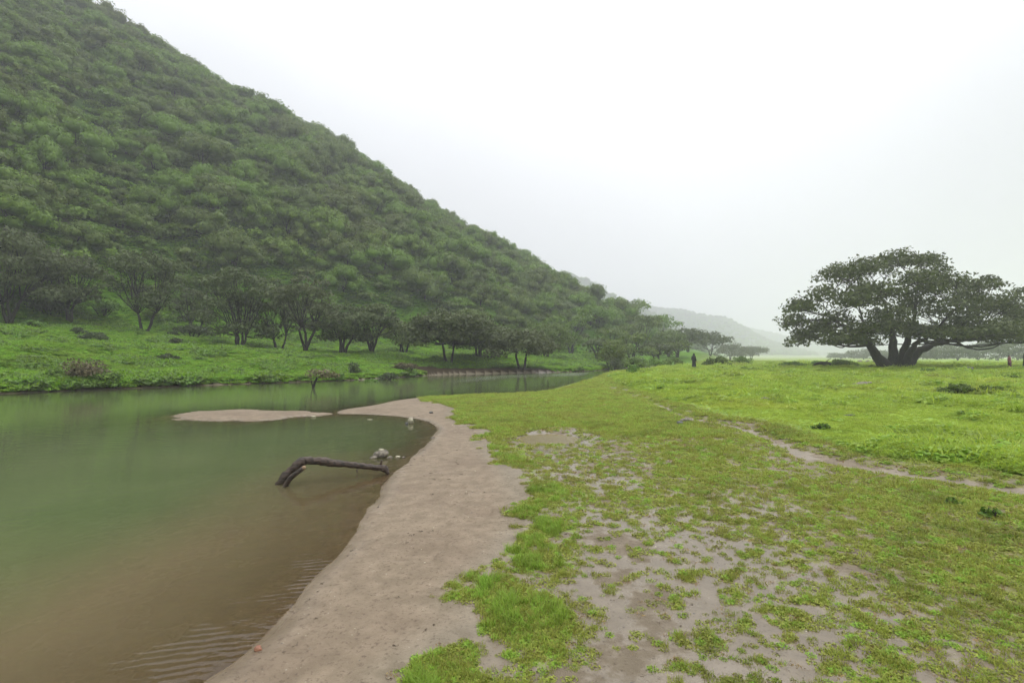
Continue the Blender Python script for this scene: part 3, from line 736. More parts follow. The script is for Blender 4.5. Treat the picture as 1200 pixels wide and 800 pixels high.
for (p0, p1, p2, p3, br, dy) in stems:
    P4 = [np.array(gp(*p0, dy * .08)), np.array(gp(*p1, dy * .35)), np.array(gp(*p2, dy * .7)), np.array(gp(*p3, dy))]
    P4[0][2] = -.3
    t_ = np.linspace(0, 3, 19); pts = []
    for q in t_:
        i = min(int(q), 2); u = q - i
        pm = P4[max(i - 1, 0)]; pn = P4[min(i + 2, 3)]; a0, a1 = P4[i], P4[i + 1]
        pts.append(.5 * ((2 * a0) + (-pm + a1) * u + (2 * pm - 5 * a0 + 4 * a1 - pn) * u * u + (-pm + 3 * a0 - 3 * a1 + pn) * u ** 3))
    pts = np.array(pts); pts[2:] += (r4.random((17, 3)) - .5) * .22
    rr = br * (.12 + .98 * np.linspace(1, 0, 19) ** 1.5); rr[0] *= 1.5; rr[1] *= 1.15
    parts.append(tube(pts, rr, 10, .18, r4))
    for q in range(6, 19, 2): forks.append((pts[q], rr[q]))
# low drooping side branch seen on the right and left under the crown
for P5 in ([(1085,401),(1120,403),(1142,407),(1165,405),(1180,398)], [(1010,385),(1000,402),(985,408),(975,404)], [(1120,400),(1135,409),(1160,409),(1176,402)]):
    pp = np.array(smooth_poly([(a, b) for a, b in P5], 2)); pp = np.array([gp(a, b + r4.uniform(-.5, .5), -1.5) for a, b in pp]); parts.append(tube(pp, np.linspace(.12, .05, len(pp)), 7))
for c, rd in gpads:
    c = np.array(c)
    e, er = min(forks, key=lambda q: np.linalg.norm(q[0] - c) + (3 if q[0][2] > c[2] + .5 else 0) + r4.random() * 1.5)
    p2 = curve(e, c - np.array([0, 0, rd[2] * .3]), r4, .25, 7, -.03); r0 = min(er * .55, .16)
    parts.append(tube(p2, np.linspace(r0, .035, 7), 6, .1, r4))
    for q in range(5):
        d = r4.normal(size=3); d /= np.linalg.norm(d); d[2] *= .6
        parts.append(tube(curve(p2[r4.integers(3, 7)], c + d * np.array(rd) * .95, r4, .3, 5), np.linspace(.04, .012, 5), 4))
tv, tf = join(parts)
lv, lf = pad_leaves(gpads, .50, .20, r4, .6, .95, 1.3)
gt = root('spreading_tree', (TX, TY, TZ), 'huge lone dark tree with a broad spreading crown and several thick stems on the meadow', 'tree')
link('trunk', mesh_np('great_trunk', tv, tf, [M_bark], smooth=True), gt)
link('crown', mesh_np('great_crown', lv, lf, [M_big]), gt)
print('great tree leaves', len(lf))

# ---------------------------------------------------------------- bushes and plants
def bush(px, Y, wpx, hpx, label, seed, m=M_bush, name='bush', group=None, size=.09, stems=True, dens=.8, sink=0):
    x, y, z = put(px, Y); r2 = np.random.default_rng(seed)
    Wd = wpx / F * Y; H = hpx / F * Y
    n = max(5, int(6 * Wd / max(H, .2)))
    pads = []
    for i in range(min(n, 26)):
        u = r2.uniform(-.42, .42); v = r2.uniform(-.3, .3)
        hh_ = H * math.sqrt(max(.1, 1 - (2 * u) ** 2)) * r2.uniform(.6, 1)
        rr = H * r2.uniform(.25, .42)
        pads.append(((u * Wd, v * min(Wd, 2.5 * H), max(hh_ - rr * .7, rr * .3)), (rr * 1.2, rr * 1.2, rr * .85)))
    lv, lf = pad_leaves(pads, dens, size, r2, .3, 1.0)
    o = root(name, (x, y, z - .02 - sink), label, 'bush' if name == 'bush' else 'plant', group)
    link('foliage', mesh_np(name + '_foliage', lv, lf, [m]), o)
    st = []
    for c, rd in pads:
        st.append(tube(curve((c[0] * .35, c[1] * .35, -.05), (c[0], c[1], c[2]), r2, .3, 5), np.linspace(.018, .006, 5) * (1 + H * .6), 4))
        for q in range(3):
            d = r2.normal(size=3); d /= np.linalg.norm(d); d[2] = abs(d[2])
            st.append(tube(curve((c[0] * .6, c[1] * .6, c[2] * .5), np.array(c) + d * np.array(rd) * 1.08, r2, .3, 4), np.linspace(.01, .004, 4) * (1 + H * .5), 4))
    sv, sf = join(st); link('stem', mesh_np(name + '_stem', sv, sf, [M_bark]), o)
    return o
bush(93, 25.2, 50, 27, 'brownish twiggy bush on the far bank just above the water at left', 401, M_bushb, size=.07, dens=.55)
bush(70, 25.6, 26, 13, 'green low bush touching the left side of the brownish twiggy bush', 402, M_bush, size=.07)
bush(124, 25.5, 30, 14, 'small green bush on the right flank of the brownish twiggy bush', 430, M_bush, size=.07)
bush(205, 41, 15, 10, 'small round dark bush on the terrace edge under the V-shaped tree', 403, M_bushd)
bush(196, 34, 24, 9, 'small dark shrub halfway up the grassy bank below the round dark one', 404, M_bushd, size=.07)
bush(112, 42, 30, 11, 'flat grey-green bush on the terrace at left, wider of two', 405, M_bushd)
bush(92, 43, 12, 9, 'narrow dark green bush beside the wider flat one on the left terrace', 406, M_bushd)
bush(38, 44, 22, 8, 'green bush on the left terrace nearest the photo edge', 407, M_bush)
bush(178, 42, 12, 7, 'small green bush left of the round dark one on the terrace edge', 408, M_bush)
bush(60, 52, 36, 18, 'dark thicket at the foot of the hill under the left trees', 409, M_bushd, size=.12)
bush(225, 54, 40, 16, 'dark thicket at the foot of the hill between the V-shaped and the round tree', 410, M_bushd, size=.12)
bush(120, 56, 46, 20, 'green thicket at the foot of the hill left of the V-shaped tree', 411, M_bush, size=.12)
bush(355, 27.5, 28, 10, 'low green bush at the foot of the dead snag by the water', 412, M_bushd, size=.06)
bush(416, 37, 8, 14, 'thin dark green upright shrub on the middle of the far bank', 413, M_bushd, size=.07)
bush(456, 36, 26, 12, 'wide low green-grey shrub on the bank right of the thin upright one', 414, M_bushd, size=.07)
bush(434, 33, 14, 10, 'small dark shrub near the water below the thin upright one', 415, M_bush, size=.07)
bush(478, 42, 34, 14, 'pale brownish shrub beside the shaded brown bank', 416, M_bushb, size=.07)
bush(716, 66, 20, 34, 'tall narrow dark green shrub standing at the end of the river', 417, M_hillb, size=.14)
bush(722, 60, 8, 14, 'small dark clump at the water below the tall narrow shrub', 418, M_bushd, size=.1)
bush(742, 64, 40, 15, 'broad bright green bush right of the tall narrow shrub at the river end', 419, M_bush, size=.13)
bush(764, 68, 34, 13, 'green bush in the middle of the hedge left of the person in black', 420, M_bush, size=.13)
bush(788, 74, 30, 11, 'low green bush nearest on the left to the person in black', 421, M_bush, size=.13)
bush(840, 66, 34, 14, 'dark green leafy bush right behind the person in black', 422, M_hillb, size=.12)
bush(868, 80, 26, 10, 'low green bush between the person in black and the lone stretch of hedge', 423, M_bush, size=.12)
bush(928, 66, 38, 8, 'long low green bush left of the dark fallen branch on the meadow', 424, M_bush, size=.11)
bush(985, 66, 36, 10, 'rounded green bush between the dark fallen branch and the great tree', 425, M_bush, size=.11)
bush(1020, 56, 14, 4, 'tiny dark tuft left of the great tree base', 426, M_bushd, size=.07)
bush(958, 76, 26, 7, 'low green bush behind the dark fallen branch', 427, M_bush, size=.11)
WG = 'leafy weeds on the meadow'
for (a, Y, wp, hp, lb, sd_i, m_) in [(745,43,12,13,'upright green weed on the meadow near the end of the river',431,M_bush),
    (1118,18.5,44,14,'dark leafy weed patch on the right meadow, left of two',432,M_hillb),(1164,18.2,40,13,'dark leafy weed patch on the right meadow, right of two',433,M_hillb),
    (1085,45,22,6,'low dark weed patch in front of the great tree',434,M_bush),(1183,30,36,8,'dark weed patch at the right edge of the meadow',435,M_bush),
    (962,9.9,15,11,'small yellow-green weed beside the bare path',436,M_bush),(1100,9.2,14,8,'small dark weed on the near side of the bare path',437,M_bush),
    (815,20,14,5,'small dark tuft beyond the path stones',438,M_bush),(875,26,20,5,'low tuft in the middle of the meadow',439,M_bush),(1110,5.1,16,12,'broad-leaved weed in the turf at lower right',440,M_bush),(1158,4.7,22,15,'bluish broad-leaved weed at the lower right edge',441,M_bush)]:
    bush(a, Y, wp, hp, lb, sd_i, m_, 'weed', WG, size=.022 + .0016 * Y, sink=.01)

# ---------------------------------------------------------------- dead snag on the bank
x, y, z = put(359, 26.6)
o = root('dead_snag', (x, y, z), 'leaning dead trunk with a tuft of leaves at the water of the far bank', 'dead tree')
rs = np.random.default_rng(500)
v1 = tube(curve((0, 0, -.1), (.55, .1, 1.35), rs, .2, 7), np.linspace(.10, .05, 7), 7, .2, rs)
v2 = tube(curve((.35, .05, .85), (.25, 0, 1.35), rs, .2, 5), np.linspace(.04, .02, 5), 5)
v3 = tube(curve((.2, 0, .5), (-.15, .1, .75), rs, .2, 5), np.linspace(.04, .02, 5), 5)
vv, ff_ = join([v1, v2, v3]); link('trunk', mesh_np('snag_trunk', vv, ff_, [M_bark], smooth=True), o)
lv, lf = pad_leaves([((.75, .1, 1.5), (.75, .6, .28)), ((1.2, .1, 1.42), (.5, .4, .2))], .7, .09, rs, .5, 1)
link('foliage', mesh_np('snag_foliage', lv, lf, [M_bushb]), o)

# ---------------------------------------------------------------- driftwood log
def xyz(px, py, Y):   # a point seen at px, py at depth Y
    ca, sa = math.cos(PITCH), math.sin(PITCH); dx, dz = (px - 600) / F, (400 - py) / F
    d = (dx, ca - dz * sa, sa + dz * ca); k = Y / d[1]; return np.array([d[0] * k, Y, CAM_H + d[2] * k])
xl, yl = at(327, 567, 0); xr, yr = at(452, 553, .02)
ym = lambda u: yl + (yr - yl) * u
LP = [xyz(322, 571, ym(0)) + [0, 0, -.12], xyz(331, 562, ym(.03)), xyz(343, 549, ym(.1)), xyz(353, 541, ym(.18)), xyz(362, 538.5, ym(.26)), xyz(380, 541, ym(.42)), xyz(402, 543.5, ym(.6)), xyz(425, 546.5, ym(.8)), xyz(446, 547.5, ym(.97)), xyz(452, 549, yr)]
LP = np.array(LP); LR = np.array([.075, .078, .080, .082, .078, .070, .064, .056, .058, .066]) * .68
tt = np.linspace(0, len(LP) - 1, 46); PL = np.stack([np.interp(tt, range(len(LP)), LP[:, k]) for k in range(3)], -1)
for _ in range(3): PL[1:-1] = (PL[:-2] + PL[1:-1] * 2 + PL[2:]) / 4
rl = np.random.default_rng(60); RL = np.interp(tt, range(len(LP)), LR) * (1 + .22 * (rl.random(46) - .5)); PL[1:-1] += (rl.random((44, 3)) - .5) * .014
lg = root('driftwood_log', (LP[4][0], LP[4][1], 0), 'bent dark driftwood log lying half in the water with one end on the beach', 'log')
off = np.array([LP[4][0], LP[4][1], 0])
v, f = tube(PL - off, RL, 18, .26, rl)
link('trunk', mesh_np('log_trunk', v, f, [M_drift], smooth=True), lg)
# second, broken limb beside the lower end
B = np.array([xyz(330, 572, yl - .12) + [0, 0, -.05], xyz(340, 560, yl - .14), xyz(349, 553, yl - .14), xyz(355, 548.5, yl - .13)]) - off
v, f = tube(np.array([np.interp(np.linspace(0, 3, 10), range(4), B[:, k]) for k in range(3)]).T, np.linspace(.034, .026, 10), 10, .2, rl)
br_ = link('broken_limb', mesh_np('broken_limb', v, f, [M_drift], smooth=True), lg)
v, f = ico(B[-1] + [.012, -.004, .008], (.030, .030, .026), rl, .3, (8, 5)); link('broken_end', mesh_np('broken_end', v, f, [M_cut], smooth=True), br_)
for (p, q, r0) in (((446, 545), (447.5, 538.5), .02), ((418, 550), (418.5, 554), .012), ((451, 548), (455, 555), .045)):
    a, b = xyz(*p, yr) - off, xyz(*q, yr - .02) - off
    v, f = tube(curve(a, b, rl, .1, 5), np.linspace(r0, r0 * .5, 5), 7, .2, rl); link('branch_stub', mesh_np('branch_stub', v, f, [M_drift], smooth=True), lg)
# sunken part of the log under the water
v, f = tube(np.array([at(326, 569, -.06) + (-.06,), at(305, 563, -.03) + (-.05,), at(280, 560.5, -.02) + (-.035,)]) - off, [.05, .035, .012], 8)
link('sunken_limb', mesh_np('sunken_limb', v, f, [M_drift], smooth=True), lg)

# ---------------------------------------------------------------- rocks
def rock_mesh(rad, r2, m, cuts=14, lump=.3):
    nu, nv = 20, 12; V = []
    pl = [(lambda d: (d / np.linalg.norm(d), r2.uniform(.62, .92)))(r2.normal(size=3)) for _ in range(cuts)]
    for i in range(nv + 1):
        for j in range(nu):
            th = math.pi * i / nv; ph = 2 * math.pi * j / nu
            d = np.array([math.sin(th) * math.cos(ph), math.sin(th) * math.sin(ph), math.cos(th)])
            k = 1.0
            for n_, h_ in pl:
                q = d @ n_
                if q > 1e-3: k = min(k, h_ / q)
            k *= 1 + .12 * (r2.random() - .5) * (0 < i < nv)
            V.append(d * k * np.array(rad))
    Fq = [[i * nu + j, (i + 1) * nu + j, (i + 1) * nu + (j + 1) % nu, i * nu + (j + 1) % nu] for i in range(nv) for j in range(nu)]
    return mesh_np('rock', V, Fq, [m])
def rock(px, py, rad, label, seed, m=M_rock, name='rock', z=None, lift=.35):
    gzv = 0 if z is None else z
    x, y = at(px, py, gzv)
    if z is None: 
        for _ in range(6): gzv = float(ground(np.array([x]), np.array([y]))[0]); x, y = at(px, py, max(gzv, 0))
        gzv = max(gzv, -.05)
    o = link(name, rock_mesh(rad, np.random.default_rng(seed), m)); o.location = (x, y, gzv + rad[2] * lift)
    return tag(o, label, 'rock')
rock(447, 534.8, (.15, .11, .10), 'grey jagged rock in the shallow water above the driftwood log end', 601, z=0, lift=.3)
rock(438, 536.5, (.07, .05, .03), 'low flat grey stone at the left foot of the jagged rock in the water', 602, z=0, lift=.3)
rock(457, 536.5, (.06, .05, .03), 'small grey stone at the right foot of the jagged rock in the water', 612, z=0, lift=.3)
rock(446.5, 528, (.052, .045, .032), 'pale stone resting on top of the jagged grey rock', 603, M_pale, z=.085, lift=.3)
rock(466, 535.5, (.045, .04, .022), 'tiny pale stone in the shallows right of the jagged rock', 604, M_pale, z=0)
rock(473, 536, (.03, .03, .016), 'tiny brown stone in the shallows nearest the beach, right of the jagged rock', 605, M_rock, z=0)
rock(481.5, 496, (.085, .07, .095), 'cream stone standing in the water at the top end of the pool', 606, M_pale, z=0, lift=.5)
rock(476.5, 497, (.05, .05, .04), 'dark stone against the left side of the cream stone in the pool', 607, M_darkrock, z=0)
rock(507, 513.5, (.06, .04, .02), 'flat small stone at the tip of the pool', 608, M_rock)
rock(433, 491.5, (.09, .03, .012), 'thin pale stone just breaking the water of the pool', 609, M_pale, z=0)
rock(367, 488.8, (.10, .05, .03), 'pale pebble on the sunken end of the sand spit', 610, M_pale, z=0)
rock(303, 761, (.024, .02, .018), 'small reddish brown stone at the water edge in the foreground', 611, M_red)
rock(505, 484, (.06, .05, .04), 'small dark stone on the sand above the pool', 613, M_darkrock)
rock(1012, 453, (.62, .4, .20), 'pale grey flat boulder lying in the meadow in front of the great tree', 620, M_rock)
rock(897, 471.5, (.22, .16, .14), 'small grey boulder in the grass of the middle meadow', 621, M_rock)
rock(806, 494, (.16, .12, .07), 'grey stone with grass beside the bare path, right of two', 622, M_rock)
rock(797, 497, (.09, .08, .06), 'dark stone beside the bare path, left of two', 623, M_darkrock)
rock(996, 488, (.16, .1, .05), 'flat dark stone half hidden in the right meadow grass', 624, M_darkrock)
rock(1137, 434.5, (.30, .25, .34), 'small black lump sitting in the grass left of the person in pink', 625, M_darkrock)
rock(979, 443.5, (.14, .1, .08), 'small dark stone in the meadow below the rounded bush', 626, M_darkrock)
for i, (a, lb) in enumerate(((1008, 'pale far stone left of the great tree trunk, leftmost of three'), (1016, 'pale far stone left of the great tree trunk, middle of three'), (1026, 'pale far stone nearest the great tree trunk'))):
    x, y, z = put(a, 96); o = link('rock', rock_mesh((.6, .4, .4), np.random.default_rng(640 + i), M_rock)); o.location = (x, y, z + .35); tag(o, lb, 'rock')
# dark fallen branch on the meadow
x, y, z = put(965, 60)
o = root('fallen_branch', (x, y, z), 'black arched fallen branch lying on the meadow between two low bushes', 'branch')
rb = np.random.default_rng(65)
pb = [(-1.5, 0, .1), (-.9, 0, .45), (-.2, .1, .62), (.6, .1, .55), (1.4, .1, .1)]
v1 = tube(np.array(pb), [.10, .16, .17, .15, .08], 9, .3, rb); v2 = tube(np.array([(-.5, 0, .5), (0, -.3, .35), (.5, -.5, .05)]), [.1, .08, .05], 7)
v3 = tube(np.array([(.2, .1, .6), (.7, .2, .95), (1.0, .2, 1.1)]), [.06, .04, .02], 6)
vv, ff_ = join([v1, v2]); link('limb', mesh_np('limb', vv, ff_, [M_bark], smooth=True), o)
link('twig', mesh_np('twig', *v3, [M_bark]), o)

# ---------------------------------------------------------------- people
def simple(name, c, rough=.85):
    return mat_rough(name, tuple(k * .8 for k in c), c, 20, rough, .3, .01)
M_skin = simple('skin', (.36, .20, .13), .6)
def person(px, Y, label, seed, robe=None, top=None, low=None, hair=None, scarf=None, band=None, face=math.pi, H=1.62, step=.12, sit=False):
    x, y, z = put(px, Y)
    o = root('person', (x, y, z), label, 'person', None, face)
    s = H / 1.70
    pts, rad, ed = [], [], []
    def a(p, r, par=None):
        pts.append([q * s for q in p]); rad.append(r * s)
        if par is not None: ed.append((par, len(pts) - 1))
        return len(pts) - 1
    pel = a((0, 0, .93), .135); sp = a((0, .01, 1.12), .125, pel); ch = a((0, .01, 1.30), .145, sp); nk = a((0, .0, 1.46), .055, ch); hd = a((0, -.01, 1.56), .085, nk); a((0, -.01, 1.65), .072, hd)
    for sd in (-1, 1):
        hp = a((sd * .09, 0, .86), .095, pel); kn = a((sd * .10, -step * sd * .5 - .02, .48), .062, hp); an = a((sd * .10, -step * sd, .09), .042, kn); ft = a((sd * .11, -step * sd - .13, .035), .035, an)
        sh = a((sd * .17, .01, 1.36), .06, ch); el = a((sd * .24, .03, 1.08), .042, sh); wr = a((sd * .22, -.08, .86), .028, el); pm = a((sd * .22, -.10, .80), .026, wr)
        for k in range(4): 
            q = a((sd * .22 + (k - 1.5) * .008, -.12 + (k - 1.5) * .014, .745), .0085, pm); a((sd * .22 + (k - 1.5) * .008, -.115 + (k - 1.5) * .016, .70 + abs(k - 1.4) * .006), .0075, q)
        q = a((sd * .20, -.135, .775), .010, pm); a((sd * .195, -.15, .745), .0085, q)
    me = bpy.data.meshes.new('body'); me.from_pydata(pts, ed, []); me.materials.append(M_skin)
    b = link('body', me, o)
    sk = b.modifiers.new('skin', 'SKIN'); layer = me.skin_vertices[0] if me.skin_vertices else None
    if layer is None:
        b.modifiers.remove(sk); bpy.context.view_layer.objects.active = b; sk = b.modifiers.new('skin', 'SKIN'); 
        layer = me.attributes and me.skin_vertices and me.skin_vertices[0]
    if layer:
        for i, r in enumerate(rad): layer.data[i].radius = (r, r)
        layer.data[0].use_root = True
    ss_ = b.modifiers.new('sub', 'SUBSURF'); ss_.levels = 1; ss_.render_levels = 1
    def loft(name, rings, m, n=20):
        V = []
        for (cx, cy, cz, rx, ry) in rings:
            for j in range(n):
                an = 2 * math.pi * j / n; w_ = 1 + .05 * math.sin(an * 5 + cz * 4)
                V.append([(cx + rx * w_ * math.cos(an)) * s, (cy + ry * w_ * math.sin(an)) * s, cz * s])
        Fq = [[i * n + j, i * n + (j + 1) % n, (i + 1) * n + (j + 1) % n, (i + 1) * n + j] for i in range(len(rings) - 1) for j in range(n)]
        return link(name, mesh_np(name, V, Fq, [m], smooth=True), o)
    def sleeves(name, m, e=.9):
        ps = []
        for sd in (-1, 1):
            P6 = np.array([(sd * .10, .01, 1.40), (sd * .18, .01, 1.36), (sd * .245, .03, 1.08), (sd * .225, -.06, e)]) * s
            ps.append(tube(P6, np.array([.06, .078, .062, .055]) * s, 10))
        vv, ff2 = join(ps); link(name, mesh_np(name, vv, ff2, [m], smooth=True), o)
    if robe:
        loft('robe', [(0,0,.03,.26,.23),(0,0,.30,.24,.21),(0,0,.60,.21,.18),(0,0,.93,.19,.155),(0,0,1.12,.165,.14),(0,0,1.30,.19,.145),(0,0,1.40,.165,.12),(0,0,1.46,.08,.08)], robe)
        sleeves('sleeves', robe)
    if top:
        loft('shirt', [(0,0,.80,.17,.14),(0,0,.93,.175,.145),(0,0,1.12,.16,.14),(0,0,1.30,.185,.145),(0,0,1.40,.16,.12),(0,0,1.46,.075,.075)], top); sleeves('sleeves', top, 1.0)
    if low:
        loft('skirt', [(0,0,.14,.19,.17),(0,0,.45,.185,.16),(0,0,.84,.165,.14),(0,0,.96,.165,.14)], low)
    if scarf:
        loft('headscarf', [(0,.02,1.28,.20,.16),(0,.01,1.38,.17,.14),(0,.01,1.46,.105,.11),(0,.0,1.55,.108,.118),(0,.0,1.63,.105,.115),(0,.0,1.69,.075,.085),(0,0,1.715,.02,.02)], scarf)
    if hair:
        loft('hair', [(0,.05,1.50,.07,.05),(0,.03,1.56,.092,.08),(0,.02,1.62,.097,.095),(0,.01,1.68,.08,.085),(0,0,1.71,.02,.02)], hair)
    if band:
        loft('headband', [(0,0,1.60,.102,.108),(0,0,1.625,.108,.114),(0,0,1.65,.104,.110)], band)
    return o
M_black = simple('black_cloth', (.012, .012, .015)); M_pink = simple('pink_cloth', (.34, .12, .16)); M_maroon = simple('maroon_cloth', (.13, .03, .045)); M_hair = simple('black_hair', (.012, .01, .009)); M_white = simple('white_cloth', (.7, .68, .66)); M_salmon = simple('salmon_cloth', (.5, .24, .2)); M_dgreen = simple('dark_cloth', (.02, .025, .022))
person(813, 55, 'person in a long black robe and headscarf standing far out on the meadow', 1, robe=M_black, scarf=M_black, face=2.2, H=1.68)
person(1182.5, 52, 'person in a pink top and maroon skirt with a white hair band', 2, top=M_pink, low=M_maroon, hair=M_hair, band=M_white, face=.4, H=1.55)
person(1201, 50, 'person in black clothes cut by the right edge of the photo', 3, robe=M_black, scarf=M_dgreen, face=1.0, H=1.66)
person(1068, 60.5, 'person in a salmon top standing behind the right side of the great tree trunk', 4, top=M_salmon, low=M_dgreen, hair=M_hair, face=2.6, H=1.45)

# ---------------------------------------------------------------- grass and low plants
rg = np.random.default_rng(77)
M_gr = mat_leaf('fresh_grass', (.23, .37, .042), (.36, .50, .07), None, .4, .45, .5, .4)
M_gy = mat_leaf('yellowing_grass', (.27, .32, .05), (.38, .40, .075), None, .4, .45, .55, .5)
M_gb = mat_leaf('dry_brown_grass', (.25, .15, .06), (.34, .25, .09), None, .4, .3, .6)
M_gm = mat_leaf('meadow_grass', (.29, .43, .042), (.44, .56, .070), (.40, .48, .06), .3, .45, .5, .45, (.46, .48, .08))
M_gf = mat_leaf('bank_grass', (.17, .34, .024), (.28, .46, .038), None, .3, .45, .55, .45, (.26, .36, .05))
def blades(n, h, spread, wdt, lean, r2, hv=.5):
    b = (r2.random((n, 2)) - .5); b = b / (np.linalg.norm(b, axis=1)[:, None] + 1e-6) * (np.sqrt(r2.random(n)) * spread)[:, None]
    hh_ = h * (1 - hv + hv * r2.random(n)); a = r2.random(n) * 6.28; ln = lean * hh_ * (.3 + r2.random(n))
    dx, dy = np.cos(a), np.sin(a); o_ = np.stack([b[:, 0], b[:, 1], np.full(n, -.006)], -1)
    wv = np.stack([-dy, dx, 0 * a], -1) * (wdt * (.6 + .8 * r2.random(n)))[:, None] * .5
    m_ = o_ + np.stack([dx * ln * .35, dy * ln * .35, hh_ * .62], -1); tp = o_ + np.stack([dx * ln, dy * ln, hh_], -1)
    V = np.stack([o_ - wv, o_ + wv, m_ + wv * .8, m_ - wv * .8, tp + wv * .12, tp - wv * .12], 1).reshape(-1, 3)
    k = np.arange(n)[:, None] * 6
    return V, np.vstack([k + [[0, 1, 2, 3]], k + [[3, 2, 4, 5]]])
def rosette(n, rad, h, size, r2):
    a = r2.random(n) * 6.28; q = np.sqrt(r2.random(n)) * rad
    C = np.stack([q * np.cos(a), q * np.sin(a), h * (.15 + .85 * r2.random(n)) * (1 - .6 * q / rad)], -1)
    Nn = np.stack([.3 * np.cos(a), .3 * np.sin(a), np.ones(n)], -1)
    return leaf_quads(C, Nn, size, r2, .6, 1.9)
def tuft(parts, ms, name='tuft'):
    V, Fv = join([p for p in parts]); mi = np.concatenate([np.full(len(p[1]), i) for i, p in enumerate(parts)])
    return mesh_np(name, V, Fv, ms, mi)
near_m = [tuft([blades(34, .055, .05, .0045, .8, rg), rosette(14, .055, .02, .012, rg)], [M_gy, M_gy]),
          tuft([blades(26, .04, .045, .004, 1.1, rg), rosette(26, .05, .022, .011, rg)], [M_gr, M_gy]),
          tuft([rosette(50, .06, .028, .012, rg), blades(10, .03, .05, .004, 1.2, rg)], [M_gy, M_gb]),
          tuft([rosette(46, .05, .03, .013, rg), blades(16, .05, .04, .004, .8, rg)], [M_gr, M_gr]),
          tuft([blades(20, .03, .05, .0035, 1.6, rg), rosette(10, .05, .012, .010, rg)], [M_gb, M_gb])]
long_m = [tuft([blades(44, .10, .055, .006, .9, rg), blades(14, .06, .06, .005, 1.4, rg)], [M_gr, M_gy]) for _ in range(3)]
mid_m = [tuft([blades(60, .085, .16, .011, 1.0, rg), rosette(50, .17, .045, .028, rg)], [M_gy, M_gy]), tuft([blades(60, .08, .16, .010, 1.0, rg), rosette(60, .17, .05, .030, rg)], [M_gr, M_gy])]
mead_m = [tuft([blades(70, .17, .22, .016, .9, rg), rosette(70, .24, .12, .045, rg)], [M_gm, M_gm]) for _ in range(3)] + [tuft([rosette(120, .25, .14, .05, rg), blades(30, .2, .2, .014, .9, rg)], [M_gr, M_gm])]
fb_m = [tuft([blades(50, .22, .32, .03, .9, rg), rosette(90, .36, .17, .08, rg)], [M_gf, M_gf]) for _ in range(2)] + [tuft([rosette(120, .36, .26, .085, rg), blades(30, .3, .25, .03, .9, rg)], [M_bush, M_gf])]
def polar_pts(n, r0, r1, a0=-50, a1=50, power=1.0):
    u = rg.random(n); r = r0 * (r1 / r0) ** (u ** power); a = np.radians(a0 + (a1 - a0) * rg.random(n))
    return np.sin(a) * r, np.cos(a) * r
def mk(name, x, y, g, scl, idx, ms, tilt=.12):
    n = len(x); rot = np.stack([(rg.random(n) - .5) * tilt, (rg.random(n) - .5) * tilt, rg.random(n) * 6.28], -1)
    print(name, n); return scatter(name, np.stack([x, y, g['z'] - .004], -1), rot, scl, idx, ms)
def pick(g, mask): return {k: v[mask] for k, v in g.items()}
# turf close by: density follows the cover of the ground
x, y = polar_pts(120000, 1.7, 13)
g = ground(x, y, True); c = coverage(x, y, g)
dmed = (np.hypot(x, y) / 5) ; pk = np.clip(dmed, .12, 1)   # log-polar sampling is already densest close by
n2 = fbm(x * 5, y * 5, 23, 2)
m_ = (c > .06 + .85 * rg.random(len(x)) ** 1.2) & (g['mead'] < .5) & (g['farw'] < .5) & (g['sd'] > .1) & (rg.random(len(x)) < .62)
x, y, c = x[m_], y[m_], c[m_]; g = pick(g, m_); rr_ = np.hypot(x, y)
idx = rg.choice(5, len(x), p=[.26, .18, .26, .14, .16]); sc_ = rg.uniform(.6, 1.25, len(x)) * (.75 + .35 * c) * np.interp(rr_, [2, 6, 13], [.62, 1.0, 1.8])
mk('turf', x, y, g, sc_, idx, near_m)
# long fresh grass along the edge of the beach
x, y = polar_pts(60000, 1.9, 22, -20, 8)
g = ground(x, y, True); c = coverage(x, y, g); e = -g['beach']
wdt_ = .35 + 1.1 * (fbm(x * 1.1, y * 1.1, 24, 2) - .4)
m_ = (e > .03) & (e < wdt_) & (c > .45) & (g['sd'] > .2) & (rg.random(len(x)) < .17 * ss(.35, .6, fbm(x * 3, y * 3, 31, 2)) + .04) & (g['farw'] < .5)
x, y = x[m_], y[m_]; g = pick(g, m_); rr_ = np.hypot(x, y)
mk('long_grass', x, y, g, rg.uniform(.35, 1.0, len(x)) * np.interp(rr_, [2, 6, 20], [.75, .85, 1.3]), rg.integers(0, 3, len(x)), long_m, .4)
# further short turf between the path and the river
x, y = polar_pts(60000, 10, 60, -14, 48)
g = ground(x, y, True); c = coverage(x, y, g)
m_ = (c > .3 + .5 * rg.random(len(x))) & (rg.random(len(x)) < .6) & (g['mead'] < .5) & (g['farw'] < .5) & (g['sd'] > .3)
x, y = x[m_], y[m_]; g = pick(g, m_); rr_ = np.hypot(x, y)
mk('short_grass', x, y, g, rg.uniform(.6, 1.1, len(x)) * np.interp(rr_, [10, 60], [.8, 1.9]), rg.integers(0, 2, len(x)), mid_m)
